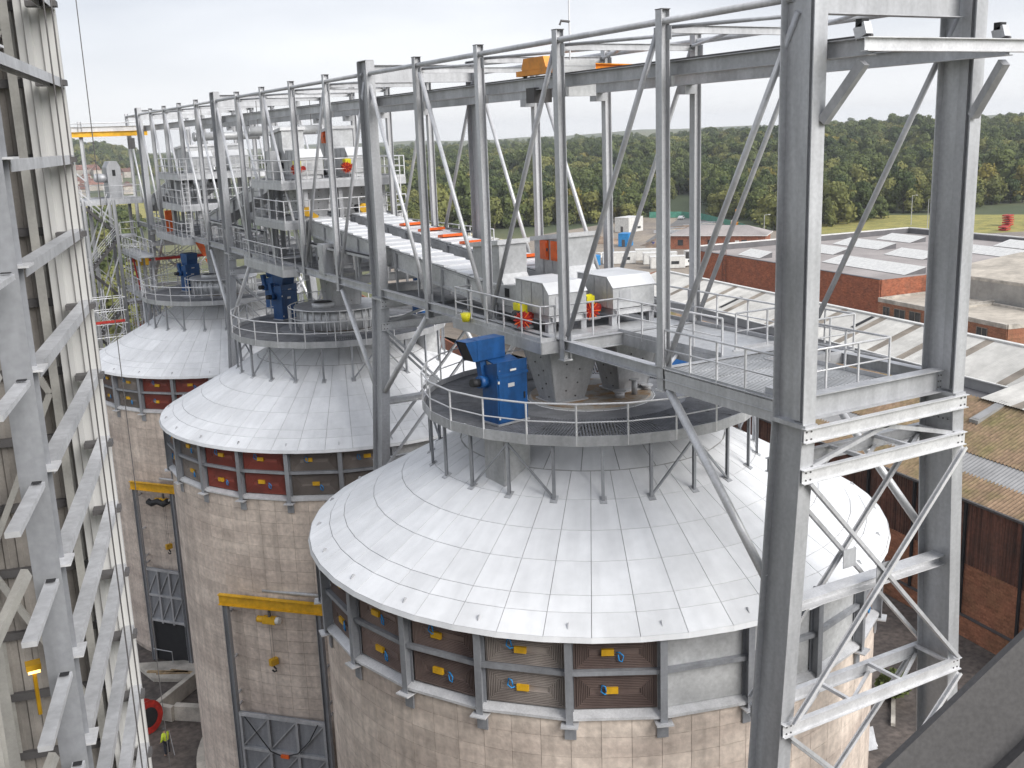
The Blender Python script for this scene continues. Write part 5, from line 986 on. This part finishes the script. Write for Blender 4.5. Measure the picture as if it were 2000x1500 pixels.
# excavator
q = thing('excavator', 'orange tracked excavator with raised arm at the edge of the wood', 'excavator', (233, 274, 0)); q.rotation_euler = (0, 0, .8)
for s in (-1, 1): PQ(MB().extr((0, s*1.1-.3, 0), (0, s*1.1+.3, 0), [(-2, .5), (-1.6, .05), (1.6, .05), (2, .5), (1.6, .95), (-1.6, .95)]), 'track', black)
PQ(MB().span((-1.9, -1.3, 1.0), (1.4, 1.3, 2.4)), 'engine_house', orange); PQ(MB().span((.0, .2, 1.1), (1.5, 1.3, 3.0)), 'cab', white); PQ(MB().span((.2, .15, 1.9), (1.55, 1.35, 2.8)), 'cab_window', glass)
PQ(MB().bar((1.2, -.3, 1.7), (2.6, -.3, 6.6), .45, .55, (1, 0, 0)), 'boom', orange); PQ(MB().bar((2.6, -.3, 6.6), (4.4, -.3, 3.6), .35, .4, (1, 0, 0)), 'dipper', orange); PQ(MB().extr((4.4, -.8, 3.2), (4.4, .2, 3.2), [(-.5, .4), (.4, .4), (.5, -.3), (-.2, -.5)]), 'bucket', dsteel)
greenm = mat('green_mesh', (.10, .34, .25), .8, 0, .15, 1)
q = thing('mesh_fence', 'green mesh fence bending along the site road', 'fence', (214, 310, 0)); fp = [(243, 338), (252, 328), (250, 312), (243, 296), (232, 270), (222, 252), (212, 240)]
for a, b_ in zip(fp, fp[1:]): put(MB().bar((*a, 1.3), (*b_, 1.3), .04, 2.4), 'mesh_panel', greenm, q); put(MB().tube((*a, 0), (*a, 2.7), .06, 6), 'fence_post', dsteel, q)
for i, (x, y, h, lab) in enumerate(((281, 238, 10, 'left street lamp standing in the rough grass'), (270, 222, 10, 'middle street lamp standing in the rough grass by the warehouse'), (289, 222, 9, 'right street lamp in the rough grass, left of the far column'), (213, 237, 8, 'street lamp between the trees and the warehouse parapet'))):
    q = thing('street_lamp', lab, 'street lamp', (x, y, 0), 'street lamps beyond the warehouse'); put(MB().cyl((x, y, 0), .14, h, 8, .08), 'pole', galv, q); put(MB().bar((x, y, h), (x+1.2, y-.5, h+.1), .08, .08), 'arm', galv, q); put(MB().box((x+1.4, y-.6, h+.12), (.7, .3, .14), -.4), 'lamp_head', white, q)
for x, y, n, lab in ((297, 212, 5, 'tall stack of red crates on the far right lot'), (283, 203, 2, 'low stack of red crates left of the tall stack'), (301, 206, 2, 'low stack of red crates right of the tall stack'), (276, 218, 1, 'red crate lying by the pale block wall')):
    q = thing('crate_stack', lab, 'crates', (x, y, 0))
    for k in range(n): put(MB().box((x+random.uniform(-.2, .2), y, .4+.75*k), (4.0, 2.4, .42), .3), 'crate', red, q)
q = thing('block_wall', 'pale concrete block wall at the edge of the rough grass', 'wall', (279, 222, 0)); put(MB().bar((275, 219, 1.2), (287, 226, 1.2), 1.0, 2.4), 'wall', lconc, q)
for i in range(7):
    x, y = 205+i*5.2, 284+i*2.5-(i % 2)*3; tag(put(MB().bar((x, y, .5), (x+9, y-7, .5), .9, .9), 'beam_bundle', lconc if i % 2 else galv2), ('pale bundle of beams laid out in the yard' if i % 2 else 'grey bundle of beams laid out in the yard'), 'beams', 'bundles of beams laid out in the yard' if i % 2 else 'grey bundles of beams in the yard')
hm = mat('spoil', (.30, .22, .16), .95, 0, .25, .4, fine=.2, fscale=2, bump=.5, bscale=1)
for i, (x, y, r, h, lab) in enumerate(((184, 250, 7, 2.6, 'brown spoil heap in the middle of the yard'), (214, 262, 13, 1.6, 'broad flat grey spoil heap behind the brick office'), (176, 272, 6, 1.8, 'small spoil heap by the light blue container'), (222, 288, 9, 1.2, 'low spoil heap by the beams'))):
    b = MB(); n = 18
    for k in range(5):
        for j in range(n): f = k/5; rr = r*(1-f)*(1+.25*random.uniform(-1, 1)); b.v.append(V((x+rr*cos(2*pi*j/n), y+rr*sin(2*pi*j/n), h*(1-(1-f)**1.6)*(1+.2*random.uniform(-1, 1))-(.1 if k == 0 else 0))))
    b.v.append(V((x, y, h))); b.f += [(k*n+j, k*n+(j+1) % n, k*n+n+(j+1) % n, k*n+n+j) for k in range(4) for j in range(n)]+[(4*n+j, 4*n+(j+1) % n, 5*n) for j in range(n)]
    tag(put(b, 'spoil_heap', hm, None, True), lab, 'heap')
for i in range(9):
    x, y = 132+random.uniform(0, 30), 226+random.uniform(0, 26); b = MB().box((x, y, .7), (random.uniform(1.5, 3), 1.4, 1.4), random.uniform(0, 3)); kind(tag(put(b, 'pallet_load', random.choice((white, blue2, lconc, wood))), 'wrapped pallet load standing in the cluttered part of the yard', 'pallet', 'pallet loads in the yard'), 'thing')
# ---------------------------------------------------------------- trees
def leafmat(name, a, b_):
    m = bpy.data.materials.new(name); m.use_nodes = True; t_ = m.node_tree; n = t_.nodes; l = t_.links.new; p = n['Principled BSDF']; p.inputs['Roughness'].default_value = .75; p.inputs['Specular IOR Level'].default_value = .2
    g = n.new('ShaderNodeNewGeometry'); no = n.new('ShaderNodeTexNoise'); no.inputs['Scale'].default_value = .11; no.inputs['Detail'].default_value = 5; l(g.outputs['Position'], no.inputs[0])
    oi = n.new('ShaderNodeObjectInfo'); ad = n.new('ShaderNodeMath'); ad.operation = 'MULTIPLY_ADD'; ad.inputs[1].default_value = .55; l(oi.outputs['Random'], ad.inputs[0]); l(no.outputs['Fac'], ad.inputs[2])
    r = n.new('ShaderNodeValToRGB'); r.color_ramp.elements[0].position = .40; r.color_ramp.elements[0].color = (*a, 1); r.color_ramp.elements[1].position = 1.0; r.color_ramp.elements[1].color = (*b_, 1); l(ad.outputs[0], r.inputs[0]); l(r.outputs[0], p.inputs['Base Color']); return m
leafs = [leafmat('foliage_dark', (.034, .055, .020), (.125, .15, .05)), leafmat('foliage_olive', (.07, .088, .028), (.21, .21, .065)), leafmat('foliage_autumn', (.09, .09, .022), (.22, .19, .045))]
bark = mat('bark', (.09, .07, .055), .95, 0, .25, 3)
def crown(seed, m, H=11, W=5.2, nl=9, n=900):
    rg = random.Random(seed); lobes = []
    for i in range(nl):
        a = rg.uniform(0, 2*pi); f = rg.random(); rr = W*.62*rg.uniform(.25, 1)*(1-.45*f)
        lobes.append((V((rr*cos(a), rr*sin(a), H*(.20+.66*f))), W*rg.uniform(.34, .52)))
    b = MB()
    for i in range(n):
        c, r = rg.choice(lobes); d = V((rg.gauss(0, 1), rg.gauss(0, 1), rg.gauss(.25, 1))).normalized(); p = c+d*r*rg.uniform(.78, 1.06); p.z = c.z+(p.z-c.z)*.85
        s = rg.uniform(.28, .62); nn_ = (d+V((rg.gauss(0, .5), rg.gauss(0, .5), rg.gauss(0, .5)))).normalized(); u = nn_.orthogonal().normalized(); u.rotate(__import__('mathutils').Quaternion(nn_, rg.uniform(0, 6.28))); v = nn_.cross(u)
        b.add([p+u*s, p+v*s*.8+nn_*.1, p-u*s*.9, p-v*s*.75-nn_*.12], [(0, 1, 2, 3)])
    for c, r in lobes:      # inner leaf mass
        k = 7
        vs = [c+V((0, 0, r*.62))]+[c+V((cos(2*pi*j/k)*sin(th), sin(2*pi*j/k)*sin(th), cos(th)*.85))*r*.74*rg.uniform(.85, 1.05) for th in (.9, 1.9) for j in range(k)]+[c-V((0, 0, r*.55))]
        b.add(vs, [(0, 1+j, 1+(j+1) % k) for j in range(k)]+[(1+j, 1+k+j, 1+k+(j+1) % k, 1+(j+1) % k) for j in range(k)]+[(1+k+j, 2*k+1, 1+k+(j+1) % k) for j in range(k)])
    return b.mesh('crown', m)
tm = MB().cyl((0, 0, -.5), .28, 5, 7, .16).path([(0, 0, 3), (.9, .3, 5.2), (1.6, .5, 7)], .1, 5).path([(0, 0, 3.4), (-.8, -.4, 5.6), (-1.4, -.8, 7.2)], .1, 5).mesh('trunk', bark)
crowns = [crown(1, leafs[0]), crown(2, leafs[0], 12, 5, 10), crown(3, leafs[1], 10, 5.4), crown(4, leafs[1], 9, 4.6, 7, 800), crown(5, leafs[2], 9.5, 5), crown(6, leafs[0], 13, 4.6, 11)]
EDGE = [(2.5, 190), (9.5, 230), (10, 380), (22, 370), (27, 395), (31, 410), (35.5, 415), (37, 440), (37.6, 560), (39.2, 560), (39.8, 430), (41.6, 412), (43, 378), (45, 376), (48, 415), (51, 440), (54, 478), (58, 500)]
def edge(a):
    for (a0, d0), (a1, d1) in zip(EDGE, EDGE[1:]):
        if a0 <= a <= a1: return d0+(d1-d0)*(a-a0)/(a1-a0)
    return 400
rg = random.Random(11); pts = []
def addpts(a0, a1, dmax, sp):
    d = 150
    while d < dmax:
        s = sp*(1 if d < 600 else 1+(d-600)/1100); k = max(1, int(R(a1-a0)*d/s))
        for i in range(k):
            a = a0+(a1-a0)*(i+rg.random())/k; dd = d+rg.uniform(-.5, .5)*s
            if dd > edge(a)+rg.uniform(0, 10): pts.append((dd, a))
        d += s*.9
addpts(23, 56.5, 1500, 7.2); addpts(2.5, 9.8, 520, 9)
rg2 = random.Random(5)
for i in range(900): pts.append((rg2.uniform(1250, 1700), rg2.uniform(0, 13)))
for i in range(1500): pts.append((rg2.uniform(1450, 2400), rg2.uniform(10, 58)))
pts.sort(key=lambda p: p[0]-edge(p[1]) if p[1] > 12 else p[0]-330)
rest = [[] for _ in crowns]
LBL = ['dense dark green tree in the wood beyond the yard', 'dense dark green tree in the wood beyond the yard', 'olive green broad tree in the wood beyond the yard', 'olive green broad tree in the wood beyond the yard', 'yellowish autumn tree among the green wood', 'tall narrow dark green tree in the wood beyond the yard']
GRP = ['dark trees of the wood', 'dark trees of the wood', 'olive trees of the wood', 'olive trees of the wood', 'autumn trees of the wood', 'tall trees of the wood']
cnt = 0
for i, (d, a) in enumerate(pts):
    x, y = CAMP.x+sin(R(a))*d, CAMP.y+cos(R(a))*d; z = ground_h(x, y); pn = noise.noise(V((x*.016, y*.016, 0)))+.35*noise.noise(V((x*.05, y*.05, 3))); j = rg.choices(range(6), (4, 3, 1, .6, .2, 1) if pn < -.12 else ((1, 1, 4, 3, .9, .5) if pn > .1 else (2.5, 2, 2.5, 2, .6, 1.5)))[0]; s = rg.uniform(.65, 1.35)*(1+.45*noise.noise(V((x*.022, y*.022, 9))))*(1 if d < 700 else 1.2); rz = rg.uniform(0, 6.28)
    if cnt < 296:
        cnt += 1; q = thing('tree', LBL[j], 'tree', (x, y, z), GRP[j]); q.rotation_euler = (0, 0, rz); q.scale = (s, s, s*rg.uniform(.75, 1.2)); inst(crowns[j], 'crown', q); inst(tm, 'trunk', q)
    else: rest[j].append((x, y, z, rz, s))
def forest(name, data, protos):
    """one object: points instanced with crown meshes by geometry nodes"""
    me = bpy.data.meshes.new(name); P = [p[:3] for dd in data for p in dd]; me.from_pydata(P, [], [])
    for nm, idx in (('rz', 3), ('sc', 4)):
        at = me.attributes.new(nm, 'FLOAT', 'POINT'); at.data.foreach_set('value', [p[idx] for dd in data for p in dd])
    at = me.attributes.new('idx', 'INT', 'POINT'); at.data.foreach_set('value', [k for k, dd in enumerate(data) for p in dd])
    o = bpy.data.objects.new(name, me); COL.objects.link(o); ng = bpy.data.node_groups.new(name, 'GeometryNodeTree'); ng.interface.new_socket('Geometry', in_out='INPUT', socket_type='NodeSocketGeometry'); ng.interface.new_socket('Geometry', in_out='OUTPUT', socket_type='NodeSocketGeometry')
    N_, L_ = ng.nodes.new, ng.links.new; gi, go, jn = N_('NodeGroupInput'), N_('NodeGroupOutput'), N_('GeometryNodeJoinGeometry')
    def attr(nm, ty): a_ = N_('GeometryNodeInputNamedAttribute'); a_.data_type = ty; a_.inputs[0].default_value = nm; return [x for x in a_.outputs if x.enabled][0]
    ia, ra, sa = attr('idx', 'INT'), attr('rz', 'FLOAT'), attr('sc', 'FLOAT')
    cx = N_('ShaderNodeCombineXYZ'); L_(ra, cx.inputs[2])
    for k, po in enumerate(protos):
        cp = N_('FunctionNodeCompare'); cp.data_type = 'INT'; cp.operation = 'EQUAL'; L_(ia, cp.inputs[2]); cp.inputs[3].default_value = k
        oi = N_('GeometryNodeObjectInfo'); oi.transform_space = 'ORIGINAL'; oi.inputs[0].default_value = po; oi.inputs[1].default_value = True
        ip = N_('GeometryNodeInstanceOnPoints'); L_(gi.outputs[0], ip.inputs[0]); L_(cp.outputs[0], ip.inputs[1]); L_(oi.outputs['Geometry'], ip.inputs[2]); L_(cx.outputs[0], ip.inputs['Rotation']); L_(sa, ip.inputs['Scale']); L_(ip.outputs[0], jn.inputs[0])
    L_(jn.outputs[0], go.inputs[0]); mo = o.modifiers.new('scatter', 'NODES'); mo.node_group = ng; o['kind'] = 'stuff'; return o
protos = []
for j, me in enumerate(crowns): protos.append(next(o for o in COL.objects if o.data == me))
forest('woodland', rest, protos)
# shrub and litter at the foot of the silo, right
q = thing('shrub', 'small green shrub at the foot of the brick wall by the nearest silo', 'shrub', (29.8, 24.0, 0)); inst(crown(9, leafs[0], 2.6, 1.3, 5, 260), 'crown', q); put(MB().cyl((29.8, 24, 0), .07, 1.2, 6), 'trunk', bark, q)
t = thing('loose_panel', 'grey steel panel with stiffener lying beside the nearest silo', 'steel panel', (24.2, 21.2, 0)); put(MB().frame((24.2, 21.2, .6), (.55, -.25, .1), (.1, .3, .55), (.02, -.02, .02)), 'panel', galv2, t); put(MB().bar((24.9, 20.9, .1), (24.9, 21.6, 1.1), .1, .1), 'stiffener', bright, t)
tag(put(MB().bar((27.5, 22.0, .1), (31.5, 25.5, .1), .25, .2), 'kerb', lconc), 'pale kerb on the dark soil between silo and brick wall', 'kerb')
# far houses
hr = mat('red_roof_tiles', (.23, .12, .095), .9, 0, .2, .5, rnd=.25); hw = mat('pale_house_wall', (.50, .45, .40), .9, 0, .15, .3, rnd=.2)
rg = random.Random(3)
for i in range(22):
    a = rg.uniform(4.0, 9.8); d = rg.uniform(900, 1250); x, y = CAMP.x+sin(R(a))*d, CAMP.y+cos(R(a))*d; z = ground_h(x, y); l, w_, h = rg.uniform(10, 18), 8, rg.uniform(4.5, 6.5)
    q = thing('house', 'far pale house with red tiled roof below the wooded hill', 'house', (x, y, z), 'far houses below the wooded hill'); q.rotation_euler = (0, 0, rg.choice((0, 1.5, .6))+rg.uniform(-.2, .2))
    PQ(MB().span((-l/2, -w_/2, -1), (l/2, w_/2, h)), 'wall', hw, q); PQ(MB().add([(-l/2-.3, -w_/2-.3, h-.1), (l/2+.3, -w_/2-.3, h-.1), (l/2+.3, w_/2+.3, h-.1), (-l/2-.3, w_/2+.3, h-.1), (-l/2-.3, 0, h+3.6), (l/2+.3, 0, h+3.6)], [(0, 1, 5, 4), (2, 3, 4, 5), (0, 4, 3), (1, 2, 5)]), 'roof', hr, q)
    if i % 2: PQ(MB().span((l*.3, -.4, h+2), (l*.3+.8, .4, h+4.6)), 'chimney', hr, q)
# ---------------------------------------------------------------- haze
HAZE = .00016
b = MB().span((-4200, -4200, -1.2), (4200, 4200, 90)); hzo = bpy.data.objects.new('haze', None)
hm_ = bpy.data.materials.new('haze'); hm_.use_nodes = True; nt_ = hm_.node_tree; nt_.nodes.remove(nt_.nodes['Principled BSDF']); pv = nt_.nodes.new('ShaderNodeVolumePrincipled'); pv.inputs['Density'].default_value = HAZE; pv.inputs['Color'].default_value = (.93, .96, 1, 1); pv.inputs['Anisotropy'].default_value = .2
nt_.links.new(pv.outputs[0], nt_.nodes['Material Output'].inputs['Volume']); bpy.data.objects.remove(hzo)
if HAZE: kind(put(b, 'haze', hm_), 'stuff')
